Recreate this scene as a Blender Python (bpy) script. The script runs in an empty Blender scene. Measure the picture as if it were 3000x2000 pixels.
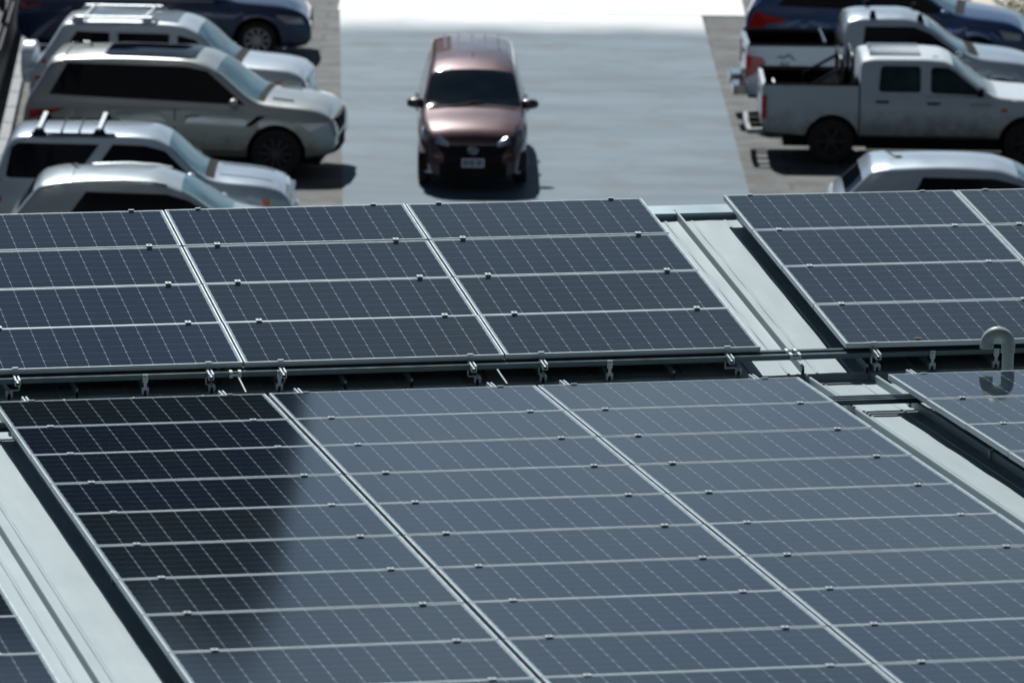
import bpy, bmesh, math, random
from mathutils import Vector, Matrix, noise
random.seed(7)
S = bpy.context.scene
COL = S.collection

# ------------------------------------------------------------------ camera, sky, sun, exposure
cd = bpy.data.cameras.new('camera'); cam = bpy.data.objects.new('camera', cd); COL.objects.link(cam)
cd.sensor_width = 36; cd.sensor_fit = 'HORIZONTAL'; cd.lens = 206.78
cd.clip_start = 1; cd.clip_end = 3000
right = Vector((0.999898, 0.002967, 0.013962)); down = Vector((0.014274, -0.20787, -0.978052)); fwd = Vector((0.0, 0.978152, -0.207891))
cam.matrix_world = Matrix(((right.x, -down.x, -fwd.x, 0), (right.y, -down.y, -fwd.y, 0), (right.z, -down.z, -fwd.z, 15.4), (0, 0, 0, 1)))
cd.dof.use_dof = True; cd.dof.focus_distance = 44.5; cd.dof.aperture_fstop = 3.2; cd.dof.aperture_blades = 0
S.camera = cam

SUN = Vector((-0.224, 0.80, 1.0)).normalized()          # towards the sun
elev = math.asin(SUN.z); az = math.atan2(SUN.x, SUN.y)
W = bpy.data.worlds.new('World'); S.world = W; W.use_nodes = True
wn = W.node_tree; wn.nodes.clear()
def N(t, k, **kw):
    n = t.nodes.new(k)
    for a, v in kw.items(): setattr(n, a, v)
    return n
sky = N(wn, 'ShaderNodeTexSky'); sky.sky_type = 'NISHITA'; sky.sun_disc = False
sky.sun_elevation = elev; sky.sun_rotation = az; sky.altitude = 1000; sky.air_density = .45; sky.dust_density = .2; sky.ozone_density = 2.5
tcw = N(wn, 'ShaderNodeTexCoord'); mp = N(wn, 'ShaderNodeMapping'); mp.inputs['Scale'].default_value = (1, 1, 3.0); mp.inputs['Location'].default_value = (.35, 0, 0)
nz = N(wn, 'ShaderNodeTexNoise'); nz.inputs['Scale'].default_value = 4.2; nz.inputs['Detail'].default_value = 7; nz.inputs['Roughness'].default_value = .55
def wmath(op, a, b=None, clamp=False):
    n = N(wn, 'ShaderNodeMath', operation=op); n.use_clamp = clamp
    for i, v in enumerate((a, b)):
        if v is None: continue
        if isinstance(v, (int, float)): n.inputs[i].default_value = v
        else: wn.links.new(v, n.inputs[i])
    return n.outputs[0]
def wrange(v, a, b, c=0, d=1):
    n = N(wn, 'ShaderNodeMapRange'); n.interpolation_type = 'SMOOTHSTEP'
    for k, q in zip(('From Min', 'From Max', 'To Min', 'To Max'), (a, b, c, d)): n.inputs[k].default_value = q
    wn.links.new(v, n.inputs[0]); return n.outputs[0]
sep = N(wn, 'ShaderNodeSeparateXYZ')
L = wn.links.new
L(tcw.outputs['Generated'], mp.inputs[0]); L(mp.outputs[0], nz.inputs[0]); L(tcw.outputs['Generated'], sep.inputs[0])
sunward = wrange(sep.outputs[1], -.1, .8)
low = wmath('MULTIPLY', wrange(sep.outputs[2], .125, .22, 1, .36), wrange(sep.outputs[2], .48, .70, 1, 0))                      # bright haze and cloud bank low on the sunward side
low = wmath('MAXIMUM', low, wmath('MULTIPLY', wmath('MULTIPLY', wrange(sep.outputs[2], .24, .36), wrange(sep.outputs[2], .50, .70, 1, 0)), .62))
mp2 = N(wn, 'ShaderNodeMapping'); mp2.inputs['Scale'].default_value = (1, 1, 2.6); nz2 = N(wn, 'ShaderNodeTexNoise'); nz2.inputs['Scale'].default_value = 17; nz2.inputs['Detail'].default_value = 5
L(tcw.outputs['Generated'], mp2.inputs[0]); L(mp2.outputs[0], nz2.inputs[0])
edge = wmath('ADD', sep.outputs[0], wmath('MULTIPLY', wmath('SUBTRACT', nz2.outputs['Fac'], .5), .10))
bank = wmath('MULTIPLY', wmath('MULTIPLY', low, sunward), wrange(nz.outputs['Fac'], .30, .60, .45, 1))
bank = wmath('MULTIPLY', bank, wrange(edge, -.055, -.008, .55, 1))            # the bank thins out towards the left
bank = wmath('MULTIPLY', bank, wrange(nz2.outputs['Fac'], .30, .62, .72, 1.08))
high = wmath('MULTIPLY', wmath('MULTIPLY', wrange(nz.outputs['Fac'], .50, .66), wrange(sep.outputs[1], -.2, .5, .15, 1)), .40)
m1 = N(wn, 'ShaderNodeMixRGB'); m1.inputs['Color2'].default_value = (4.0, 4.8, 5.6, 1); L(high, m1.inputs[0]); L(sky.outputs[0], m1.inputs[1])
m2 = N(wn, 'ShaderNodeMixRGB'); m2.inputs['Color2'].default_value = (8.3, 10.9, 12.8, 1); L(bank, m2.inputs[0]); L(m1.outputs[0], m2.inputs[1])
bg = N(wn, 'ShaderNodeBackground'); bg.inputs['Strength'].default_value = .05
ow = N(wn, 'ShaderNodeOutputWorld')
L(m2.outputs[0], bg.inputs[0]); L(bg.outputs[0], ow.inputs[0])

sd = bpy.data.lights.new('sun', 'SUN'); sun = bpy.data.objects.new('sun', sd); COL.objects.link(sun)
sd.energy = 4.9; sd.angle = math.radians(.5); sd.color = (1, .975, .945)
sun.rotation_euler = SUN.to_track_quat('Z', 'Y').to_euler()
S.view_settings.view_transform = 'Standard'; S.view_settings.look = 'None'; S.view_settings.gamma = 1
S.view_settings.exposure = 0
S.render.resolution_x = 1024; S.render.resolution_y = 682
S.cycles.use_adaptive_sampling = True

# ------------------------------------------------------------------ helpers
def link(o):
    COL.objects.link(o); return o
def tag(o, label=None, cat=None, group=None, kind=None):
    if label: o['label'] = label
    if cat: o['category'] = cat
    if group: o['group'] = group
    if kind: o['kind'] = kind
    return o
def empty(name, M=None):
    o = bpy.data.objects.new(name, None); o.empty_display_size = .2
    if M is not None: o.matrix_world = M
    return link(o)
class MB:
    def __init__(s): s.b = bmesh.new()
    def box(s, x0, x1, y0, y1, z0, z1, M=None):
        v = [s.b.verts.new(Vector(p) if M is None else M @ Vector(p)) for p in
             [(x0, y0, z0), (x1, y0, z0), (x1, y1, z0), (x0, y1, z0), (x0, y0, z1), (x1, y0, z1), (x1, y1, z1), (x0, y1, z1)]]
        for f in ((0, 3, 2, 1), (4, 5, 6, 7), (0, 1, 5, 4), (1, 2, 6, 5), (2, 3, 7, 6), (3, 0, 4, 7)): s.b.faces.new([v[i] for i in f])
        return s
    def bar(s, a, b, w, h=None, seg=0):
        a = Vector(a); b = Vector(b); d = b - a; h = h or w
        q = d.to_track_quat('Z', 'Y').to_matrix().to_4x4(); q.translation = a
        if seg: s.tube([a, b], w / 2, seg)
        else: s.box(-w / 2, w / 2, -h / 2, h / 2, 0, d.length, q)
        return s
    def tube(s, pts, r, seg=12, cap=True):
        pts = [Vector(p) for p in pts]; rings = []
        up = None
        for i, p in enumerate(pts):
            t = (pts[min(i + 1, len(pts) - 1)] - pts[max(i - 1, 0)]).normalized()
            if up is None: up = t.orthogonal().normalized()
            up = (up - t * up.dot(t)).normalized(); v = t.cross(up)
            rr = r[i] if isinstance(r, (list, tuple)) else r
            rings.append([s.b.verts.new(p + (up * math.cos(2 * math.pi * k / seg) + v * math.sin(2 * math.pi * k / seg)) * rr) for k in range(seg)])
        for a, b in zip(rings, rings[1:]):
            for k in range(seg): s.b.faces.new([a[k], a[(k + 1) % seg], b[(k + 1) % seg], b[k]])
        if cap: s.b.faces.new(rings[0][::-1]); s.b.faces.new(rings[-1])
        return s
    def prism(s, pts, off):
        """closed prism: polygon pts (3D) extruded by vector off"""
        off = Vector(off); a = [s.b.verts.new(Vector(p)) for p in pts]; b = [s.b.verts.new(Vector(p) + off) for p in pts]
        n = len(a); s.b.faces.new(a[::-1]); s.b.faces.new(b)
        for i in range(n): s.b.faces.new([a[i], a[(i + 1) % n], b[(i + 1) % n], b[i]])
        return s
    def lathe(s, prof, seg=24, M=None):
        """profile (r, y) about the Y axis"""
        rings = []
        for r, y in prof:
            rings.append([s.b.verts.new((M or Matrix()) @ Vector((r * math.cos(2 * math.pi * k / seg), y, r * math.sin(2 * math.pi * k / seg)))) for k in range(seg)])
        for a, b in zip(rings, rings[1:]):
            for k in range(seg): s.b.faces.new([a[k], b[k], b[(k + 1) % seg], a[(k + 1) % seg]])
        s.b.faces.new(rings[0]); s.b.faces.new(rings[-1][::-1])
        return s
    def grid(s, rows, thick=None):
        vs = [[s.b.verts.new(Vector(p)) for p in r] for r in rows]
        for i in range(len(vs) - 1):
            for j in range(len(vs[0]) - 1): s.b.faces.new([vs[i][j], vs[i][j + 1], vs[i + 1][j + 1], vs[i + 1][j]])
        if thick:
            t = Vector(thick); ws = [[s.b.verts.new(Vector(p) + t) for p in r] for r in rows]
            n, m = len(vs), len(vs[0])
            for i in range(n - 1):
                for j in range(m - 1): s.b.faces.new([ws[i][j], ws[i + 1][j], ws[i + 1][j + 1], ws[i][j + 1]])
            for i in range(n - 1):
                s.b.faces.new([vs[i][0], vs[i + 1][0], ws[i + 1][0], ws[i][0]]); s.b.faces.new([vs[i][-1], ws[i][-1], ws[i + 1][-1], vs[i + 1][-1]])
            for j in range(m - 1):
                s.b.faces.new([vs[0][j], ws[0][j], ws[0][j + 1], vs[0][j + 1]]); s.b.faces.new([vs[-1][j], vs[-1][j + 1], ws[-1][j + 1], ws[-1][j]])
        return s
    def mesh(s, name, mat, smooth=None):
        bmesh.ops.remove_doubles(s.b, verts=s.b.verts, dist=1e-6)
        bmesh.ops.recalc_face_normals(s.b, faces=s.b.faces)
        me = bpy.data.meshes.new(name); s.b.to_mesh(me); s.b.free()
        if mat: me.materials.append(mat)
        if smooth is not None:
            me.polygons.foreach_set('use_smooth', [True] * len(me.polygons)); me.set_sharp_from_angle(angle=math.radians(smooth))
        return me
    def build(s, name, mat, parent=None, smooth=None, bevel=0):
        if bevel:
            bmesh.ops.bevel(s.b, geom=list(s.b.edges), offset=bevel, segments=2, affect='EDGES', clamp_overlap=True)
        o = link(bpy.data.objects.new(name, s.mesh(name, mat, smooth)))
        if parent is not None: o.parent = parent
        return o
def put(name, me, parent, loc=(0, 0, 0)):
    o = bpy.data.objects.new(name, me); o.location = loc; o.parent = parent; return link(o)
def copy_tree(o, parent=None):
    c = o.copy(); COL.objects.link(c)
    if parent is not None: c.parent = parent
    for ch in list(o.children): copy_tree(ch, c)
    return c

# ------------------------------------------------------------------ materials
def mat(name, color, rough=.5, metal=0, coat=0, spec=.5, var=0, vscale=3, bump=0, bscale=40, var2=None, emit=None):
    m = bpy.data.materials.new(name); m.use_nodes = True; t = m.node_tree; b = t.nodes['Principled BSDF']; l = t.links.new
    b.inputs['Base Color'].default_value = (*color, 1); b.inputs['Roughness'].default_value = rough
    b.inputs['Metallic'].default_value = metal; b.inputs['Specular IOR Level'].default_value = spec
    if coat: b.inputs['Coat Weight'].default_value = coat; b.inputs['Coat Roughness'].default_value = .04
    tc = N(t, 'ShaderNodeTexCoord')
    if var:
        n = N(t, 'ShaderNodeTexNoise'); n.inputs['Scale'].default_value = vscale; n.inputs['Detail'].default_value = 6
        r = N(t, 'ShaderNodeMapRange'); r.inputs['From Min'].default_value = .3; r.inputs['From Max'].default_value = .7
        r.inputs['To Min'].default_value = 1 - var; r.inputs['To Max'].default_value = 1 + var
        v = N(t, 'ShaderNodeVectorMath', operation='SCALE'); v.inputs[0].default_value = color
        l(tc.outputs['Object'], n.inputs[0]); l(n.outputs['Fac'], r.inputs[0]); l(r.outputs[0], v.inputs['Scale']); l(v.outputs[0], b.inputs['Base Color'])
        r2 = N(t, 'ShaderNodeMapRange'); r2.inputs['To Min'].default_value = max(rough - .12, .02); r2.inputs['To Max'].default_value = min(rough + .12, 1)
        l(n.outputs['Fac'], r2.inputs[0]); l(r2.outputs[0], b.inputs['Roughness'])
    if bump:
        n2 = N(t, 'ShaderNodeTexNoise'); n2.inputs['Scale'].default_value = bscale; n2.inputs['Detail'].default_value = 5
        bp = N(t, 'ShaderNodeBump'); bp.inputs['Strength'].default_value = bump; bp.inputs['Distance'].default_value = .02
        l(tc.outputs['Object'], n2.inputs[0]); l(n2.outputs['Fac'], bp.inputs['Height']); l(bp.outputs[0], b.inputs['Normal'])
    return m
M_alu = mat('aluminium', (.43, .50, .54), .40, .30, var=.05, vscale=9)
M_galv = mat('galvanised_steel', (.42, .47, .49), .45, .6, var=.15, vscale=25)
M_steel = mat('bright_steel', (.7, .74, .76), .3, .7)
M_black = mat('black_plastic', (.009, .010, .012), .75, spec=.15)
M_rubber = mat('rubber', (.018, .018, .019), .8, bump=.2, bscale=60)
M_chrome = mat('chrome', (.8, .83, .85), .08, 1)
M_dark_glass = mat('dark_glass', (.004, .006, .01), .04, spec=.6)
M_screen = mat('windscreen_glass', (.05, .13, .16), .04, spec=1.0, var=.5, vscale=2.2)
M_red_lens = mat('red_lens', (.45, .01, .008), .12, coat=.6)
M_amber = mat('amber_lens', (.75, .16, .02), .15, coat=.6)
M_clear = mat('clear_lens', (.45, .5, .52), .1, .4, coat=1)
M_pvc = mat('pvc', (.36, .43, .42), .38, var=.08, vscale=12)
M_lower = mat('parapet_metal', (.30, .42, .47), .42, .15, var=.06, vscale=2)
M_plate = mat('plate_white', (.6, .62, .66), .4)
M_ink = mat('ink', (.05, .06, .09), .5)

def roof_mat():
    m = bpy.data.materials.new('roof_metal'); m.use_nodes = True; t = m.node_tree; b = t.nodes['Principled BSDF']; l = t.links.new
    tc = N(t, 'ShaderNodeTexCoord')
    n = N(t, 'ShaderNodeTexNoise'); n.inputs['Scale'].default_value = 1.3; n.inputs['Detail'].default_value = 8; n.inputs['Roughness'].default_value = .65
    mpp = N(t, 'ShaderNodeMapping'); mpp.inputs['Scale'].default_value = (6, .5, 1)
    n3 = N(t, 'ShaderNodeTexNoise'); n3.inputs['Scale'].default_value = 2; n3.inputs['Detail'].default_value = 6
    n2 = N(t, 'ShaderNodeTexNoise'); n2.inputs['Scale'].default_value = 55; n2.inputs['Detail'].default_value = 3
    r = N(t, 'ShaderNodeValToRGB'); r.color_ramp.elements[0].position = .3; r.color_ramp.elements[1].position = .75
    r.color_ramp.elements[0].color = (.225, .30, .325, 1); r.color_ramp.elements[1].color = (.305, .385, .41, 1)
    ad = N(t, 'ShaderNodeMath', operation='ADD'); hf = N(t, 'ShaderNodeMath', operation='MULTIPLY'); hf.inputs[1].default_value = .5
    l(tc.outputs['Object'], n.inputs[0]); l(tc.outputs['Object'], mpp.inputs[0]); l(mpp.outputs[0], n3.inputs[0]); l(tc.outputs['Object'], n2.inputs[0])
    l(n.outputs['Fac'], ad.inputs[0]); l(n3.outputs['Fac'], ad.inputs[1]); l(ad.outputs[0], hf.inputs[0]); l(hf.outputs[0], r.inputs[0])
    sp = N(t, 'ShaderNodeMapRange'); sp.inputs['From Min'].default_value = .74; sp.inputs['From Max'].default_value = .8; sp.inputs['To Min'].default_value = 1; sp.inputs['To Max'].default_value = .72
    l(n2.outputs['Fac'], sp.inputs[0])
    v = N(t, 'ShaderNodeVectorMath', operation='SCALE'); l(r.outputs[0], v.inputs[0]); l(sp.outputs[0], v.inputs['Scale']); l(v.outputs[0], b.inputs['Base Color'])
    b.inputs['Roughness'].default_value = .55; b.inputs['Metallic'].default_value = .08
    return m
M_roof = roof_mat()

def cell_mat():
    m = bpy.data.materials.new('solar_cells'); m.use_nodes = True; t = m.node_tree; b = t.nodes['Principled BSDF']; l = t.links.new
    tc = N(t, 'ShaderNodeTexCoord'); sx = N(t, 'ShaderNodeSeparateXYZ'); l(tc.outputs['Object'], sx.inputs[0])
    def mth(op, a, b_=None, c=None):
        n = N(t, 'ShaderNodeMath', operation=op)
        for i, v in enumerate((a, b_, c)):
            if v is None: continue
            if isinstance(v, (int, float)): n.inputs[i].default_value = v
            else: l(v, n.inputs[i])
        return n.outputs[0]
    P = .1585
    X = mth('SUBTRACT', sx.outputs[0], .027); Y = mth('SUBTRACT', sx.outputs[1], .0205)
    ux = mth('DIVIDE', X, P); uy = mth('DIVIDE', Y, P)
    # distance (metres) to the nearest cell boundary in x and y
    dx = mth('MULTIPLY', mth('PINGPONG', ux, .5), P); dy = mth('MULTIPLY', mth('PINGPONG', uy, .5), P)
    lx = mth('MULTIPLY', mth('LESS_THAN', dx, .0016), .8); ly = mth('MULTIPLY', mth('LESS_THAN', dy, .0012), .45)
    dia = mth('LESS_THAN', mth('ADD', dx, dy), .0105)
    # white margin of the backsheet round the cells
    mg = mth('ADD', mth('LESS_THAN', X, .0), mth('GREATER_THAN', X, 12 * P))
    mg2 = mth('ADD', mth('LESS_THAN', Y, .0), mth('GREATER_THAN', Y, 6 * P))
    g = mth('MINIMUM', mth('ADD', mth('ADD', mth('ADD', lx, ly), dia), mth('ADD', mg, mg2)), 1.0)
    # fine busbars along the cell
    bb = mth('LESS_THAN', mth('PINGPONG', mth('MULTIPLY', uy, 5), .5), .022)
    bb = mth('MULTIPLY', bb, .06)
    g = mth('MAXIMUM', g, bb)
    oi = N(t, 'ShaderNodeObjectInfo')
    no = N(t, 'ShaderNodeTexNoise'); no.inputs['Scale'].default_value = .9; no.inputs['Detail'].default_value = 3
    l(N(t, 'ShaderNodeNewGeometry').outputs['Position'], no.inputs[0])
    # every cell has its own shade of silicon
    wn_ = N(t, 'ShaderNodeTexWhiteNoise'); wn_.noise_dimensions = '3D'
    cv = N(t, 'ShaderNodeCombineXYZ'); l(mth('FLOOR', ux), cv.inputs[0]); l(mth('FLOOR', uy), cv.inputs[1]); l(oi.outputs['Random'], cv.inputs[2]); l(cv.outputs[0], wn_.inputs[0])
    fac = mth('ADD', mth('ADD', mth('MULTIPLY', no.outputs['Fac'], .9), mth('MULTIPLY', wn_.outputs['Value'], .22)), mth('MULTIPLY', oi.outputs['Random'], .62))
    r = N(t, 'ShaderNodeValToRGB'); r.color_ramp.elements[0].position = .35; r.color_ramp.elements[1].position = 1.15
    r.color_ramp.elements[0].color = (.008, .0125, .014, 1); r.color_ramp.elements[1].color = (.0065, .0125, .024, 1)
    l(fac, r.inputs[0])
    # dust
    du = N(t, 'ShaderNodeTexNoise'); du.inputs['Scale'].default_value = 70; du.inputs['Detail'].default_value = 2
    mp_ = N(t, 'ShaderNodeMapping'); mp_.inputs['Scale'].default_value = (.35, 1.6, 1); l(tc.outputs['Object'], mp_.inputs[0]); l(mp_.outputs[0], du.inputs[0])
    dr = N(t, 'ShaderNodeMapRange'); dr.inputs['From Min'].default_value = .35; dr.inputs['From Max'].default_value = .8; dr.inputs['To Min'].default_value = .0; dr.inputs['To Max'].default_value = .025
    l(du.outputs['Fac'], dr.inputs[0])
    m0 = N(t, 'ShaderNodeMixRGB'); m0.inputs['Color2'].default_value = (.22, .27, .30, 1); l(dr.outputs[0], m0.inputs[0]); l(r.outputs[0], m0.inputs[1])
    m1 = N(t, 'ShaderNodeMixRGB'); m1.inputs['Color2'].default_value = (.28, .36, .39, 1); l(g, m1.inputs[0]); l(m0.outputs[0], m1.inputs[1])
    l(m1.outputs[0], b.inputs['Base Color'])
    b.inputs['Roughness'].default_value = .06; b.inputs['Specular IOR Level'].default_value = .42
    bp = N(t, 'ShaderNodeBump'); bp.inputs['Strength'].default_value = .012; bp.inputs['Distance'].default_value = .004
    l(du.outputs['Fac'], bp.inputs['Height']); l(bp.outputs[0], b.inputs['Normal'])
    return m
M_cells = cell_mat()

# ------------------------------------------------------------------ frames of the two roofs (local x along the rows, y up the slope, z off the panels)
def frame(O, R): return Matrix(((R[0][0], R[0][1], R[0][2], O[0]), (R[1][0], R[1][1], R[1][2], O[1]), (R[2][0], R[2][1], R[2][2], O[2]), (0, 0, 0, 1)))
FAR = frame((-2.80225, 46.36068, 6.58876), ((.97829, -.20629, .01998), (.20726, .97372, -.09437), (.00001, .09646, .99534)))
NEAR = frame((-1.71497, 41.22863, 6.23172), ((.97716, -.21239, -.00636), (.21248, .97644, .03760), (-.00177, -.03809, .99927)))
DFR = frame((1.71341, 47.29141, 6.59432), ((.97976, -.19917, .01998), (.20017, .97521, -.09437), (-.00069, .09646, .99534)))
HF, HN = .215, .255        # height of the panel tops over the roof sheets

PW, PH, GY = 1.956, .992, .020

# ------------------------------------------------------------------ ground
def sheet(name, pts, z, m, label=None, grid=None, kind='structure'):
    b = MB()
    b.prism([(x, y, z) for x, y in pts], (0, 0, -.003 if z > 0 else -.5))
    return tag(b.build(name, m), label, kind=kind)
def ground_mat(name, c0, c1, scale, streak=False, joints=None, stain=0, rough=.75):
    m = bpy.data.materials.new(name); m.use_nodes = True; t = m.node_tree; b = t.nodes['Principled BSDF']; l = t.links.new
    tc = N(t, 'ShaderNodeTexCoord'); mpp = N(t, 'ShaderNodeMapping'); mpp.inputs['Scale'].default_value = (.35, 1.4, 1) if streak else (1, 1, 1)
    n = N(t, 'ShaderNodeTexNoise'); n.inputs['Scale'].default_value = scale; n.inputs['Detail'].default_value = 9; n.inputs['Roughness'].default_value = .6
    r = N(t, 'ShaderNodeValToRGB'); r.color_ramp.elements[0].position = .32; r.color_ramp.elements[1].position = .68
    r.color_ramp.elements[0].color = (*c0, 1); r.color_ramp.elements[1].color = (*c1, 1)
    l(tc.outputs['Object'], mpp.inputs[0]); l(mpp.outputs[0], n.inputs[0]); l(n.outputs['Fac'], r.inputs[0])
    out = r.outputs[0]
    if stain:
        n2 = N(t, 'ShaderNodeTexNoise'); n2.inputs['Scale'].default_value = 1.1; n2.inputs['Detail'].default_value = 5
        rr = N(t, 'ShaderNodeMapRange'); rr.inputs['From Min'].default_value = .52; rr.inputs['From Max'].default_value = .66; rr.inputs['To Max'].default_value = stain
        mx_ = N(t, 'ShaderNodeMixRGB'); mx_.inputs['Color2'].default_value = (.06, .055, .05, 1)
        l(tc.outputs['Object'], n2.inputs[0]); l(n2.outputs['Fac'], rr.inputs[0]); l(rr.outputs[0], mx_.inputs[0]); l(out, mx_.inputs[1]); out = mx_.outputs[0]
    if joints:
        br = N(t, 'ShaderNodeTexBrick'); br.inputs['Scale'].default_value = 1; br.inputs['Brick Width'].default_value = joints[0]; br.inputs['Row Height'].default_value = joints[1]
        br.inputs['Mortar Size'].default_value = .05; br.inputs['Mortar Smooth'].default_value = .4; br.inputs['Color1'].default_value = (1, 1, 1, 1); br.inputs['Color2'].default_value = (.82, .8, .78, 1); br.inputs['Mortar'].default_value = (.42, .42, .42, 1)
        mm = N(t, 'ShaderNodeMixRGB'); mm.blend_type = 'MULTIPLY'; mm.inputs[0].default_value = .85
        l(tc.outputs['Object'], br.inputs[0]); l(out, mm.inputs[1]); l(br.outputs[0], mm.inputs[2]); out = mm.outputs[0]
    l(out, b.inputs['Base Color']); b.inputs['Roughness'].default_value = rough
    n3 = N(t, 'ShaderNodeTexNoise'); n3.inputs['Scale'].default_value = 30; n3.inputs['Detail'].default_value = 4
    bp = N(t, 'ShaderNodeBump'); bp.inputs['Strength'].default_value = .25; bp.inputs['Distance'].default_value = .02
    l(tc.outputs['Object'], n3.inputs[0]); l(n3.outputs['Fac'], bp.inputs['Height']); l(bp.outputs[0], b.inputs['Normal'])
    return m
M_bay = ground_mat('bay_concrete', (.045, .058, .062), (.135, .152, .152), 1.6, joints=(1.6, .62), stain=.8)
M_aisle = ground_mat('aisle_concrete', (.052, .102, .140), (.112, .184, .232), .8, streak=True, rough=.65, stain=.35)
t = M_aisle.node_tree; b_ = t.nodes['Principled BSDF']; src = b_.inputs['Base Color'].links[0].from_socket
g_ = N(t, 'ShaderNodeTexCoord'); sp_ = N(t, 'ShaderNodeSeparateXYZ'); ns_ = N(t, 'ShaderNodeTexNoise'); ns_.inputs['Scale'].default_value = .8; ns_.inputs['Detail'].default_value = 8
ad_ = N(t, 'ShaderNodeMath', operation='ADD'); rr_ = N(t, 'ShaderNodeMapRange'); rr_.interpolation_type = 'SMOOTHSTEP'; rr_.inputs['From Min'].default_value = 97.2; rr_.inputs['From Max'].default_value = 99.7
mm_ = N(t, 'ShaderNodeMixRGB'); mm_.inputs['Color2'].default_value = (.78, .83, .86, 1)      # glare fading off the white slab, put into the aisle colour
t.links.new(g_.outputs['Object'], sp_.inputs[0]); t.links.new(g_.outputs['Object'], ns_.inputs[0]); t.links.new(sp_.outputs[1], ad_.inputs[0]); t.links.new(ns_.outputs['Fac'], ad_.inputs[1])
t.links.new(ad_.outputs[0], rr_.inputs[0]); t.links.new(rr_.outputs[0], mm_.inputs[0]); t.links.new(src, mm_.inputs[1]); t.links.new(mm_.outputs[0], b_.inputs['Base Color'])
M_white = ground_mat('white_concrete', (.78, .80, .82), (.86, .88, .9), 1.2)
M_cream = ground_mat('cream_concrete', (.52, .49, .42), (.6, .57, .5), 2)
M_earth = ground_mat('far_ground', (.035, .04, .042), (.06, .065, .065), .05)
sheet('ground', [(-900, -120), (900, -120), (900, 1400), (-900, 1400)], 0, M_earth, 'open ground round the car park')
sheet('parking_bays', [(-14, 66), (16, 66), (16, 125), (-14, 125)], .008, M_bay, 'stained beige concrete of the parking bays')
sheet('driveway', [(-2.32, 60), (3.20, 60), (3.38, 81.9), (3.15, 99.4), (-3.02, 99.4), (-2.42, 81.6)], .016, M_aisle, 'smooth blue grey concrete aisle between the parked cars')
sheet('white_slab', [(-3.05, 99.3), (3.9, 99.3), (3.9, 124), (-3.05, 124)], .024, M_white, 'glaring white concrete slab at the far end of the aisle')
sheet('cream_slab', [(6.0, 97.6), (15, 97.6), (15, 124), (6.0, 124)], .024, M_cream, 'cream concrete slab behind the right hand cars')

# wooded hill far behind, mirrored in the left panels
def hill():
    b = MB(); rows = []
    for j in range(13):
        v = j / 12
        row = []
        for i in range(161):
            x = -400 + i * 3
            edge = 1 / (1 + math.exp((x + 21 + 3 * noise.noise(Vector((j * .9, 1.7, 0)))) / 1.6))
            hgt = (109 + 8 * noise.noise(Vector((x * .035, 3.1, 0))) + 4 * noise.noise(Vector((x * .12, 7, 0)))) * edge
            row.append((x, 500 + 90 * v + 20 * noise.noise(Vector((x * .01, v * 3, 0))), hgt * math.sin(math.pi * min(v * .5 + 0, .5)) ** .8 - 1))
        rows.append(row)
    b.grid(rows, (0, 0, -3))
    m = mat('hill_woods', (.006, .014, .018), 1.0, spec=0, var=.5, vscale=.12)
    tag(b.build('hill', m, smooth=60), 'dark wooded hill beyond the car park on the left', kind='structure')
hill()

# ------------------------------------------------------------------ the building: two standing seam roofs, cap, walls
bld = empty('building'); tag(bld, 'low building with pale blue standing seam metal roofs under the solar panels', 'building')
def seam_roof(name, FR, x0, x1, y0, y1, z, seam0, pitch, seed):
    """pan with ribs and standing seams, slightly oil-canned"""
    prof = []
    k0 = math.floor((x0 - seam0) / pitch); k = k0
    while seam0 + k * pitch < x1 + pitch:
        s = seam0 + k * pitch
        prof += [(s - .125, 0), (s - .118, .006), (s - .104, .006), (s - .097, 0), (s - .03, .001), (s - .012, .002), (s - .010, .054), (s - .006, .062), (s + .008, .062), (s + .010, .002), (s + .03, .001),
                 (s + .097, 0), (s + .104, .006), (s + .118, .006), (s + .125, 0), (s + pitch / 2, 0)]
        k += 1
    prof = [p for p in prof if x0 <= p[0] <= x1]
    ny = 70; rows = []
    for j in range(ny + 1):
        y = y0 + (y1 - y0) * j / ny
        rows.append([(px, y, z + pz + (.0045 * math.sin(y * 6.2 + math.floor((px - seam0) / pitch) * 2.3 + seed) * max(0, 1 - abs(((px - seam0) / pitch) % 1 - .5) * 2.2) if pz == 0 else 0)) for px, pz in prof])
    b = MB(); b.grid(rows, (0, 0, -.02))
    o = b.build(name, M_roof, bld, smooth=20); o.matrix_world = FR
    return o
seam_roof('upper_roof', FAR, -9, 13, -4.09, .16, -HF, -.25, .5, 0)
seam_roof('lower_roof', NEAR, -9, 13, -16, 1.45, -HN, 4.27, .512, 1)
# eave drip edge of the upper roof, coming down on the lower one
b = MB()
A_ = [FAR @ Vector((-9, -4.075, -HF - .012)), FAR @ Vector((13, -4.075, -HF - .012))]
low = [NEAR @ Vector(((NEAR.inverted() @ p).x, (NEAR.inverted() @ p).y - .0, -HN - .03)) for p in A_]
b.prism([A_[0], A_[1], low[1], low[0]], (0, .03, 0)); b.build('drip_edge', M_lower, bld)
# cap along the back edge
b = MB(); b.box(-9, 13, .055, .29, -.168, -.160); b.box(-9, 13, .055, .060, -.182, -.168); b.box(-9, 13, .07, .076, -HF - .01, -.1685); b.box(-9, 13, .285, .29, -.38, -.1685)
o = b.build('parapet_cap', M_lower, bld); o.matrix_world = FAR
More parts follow.
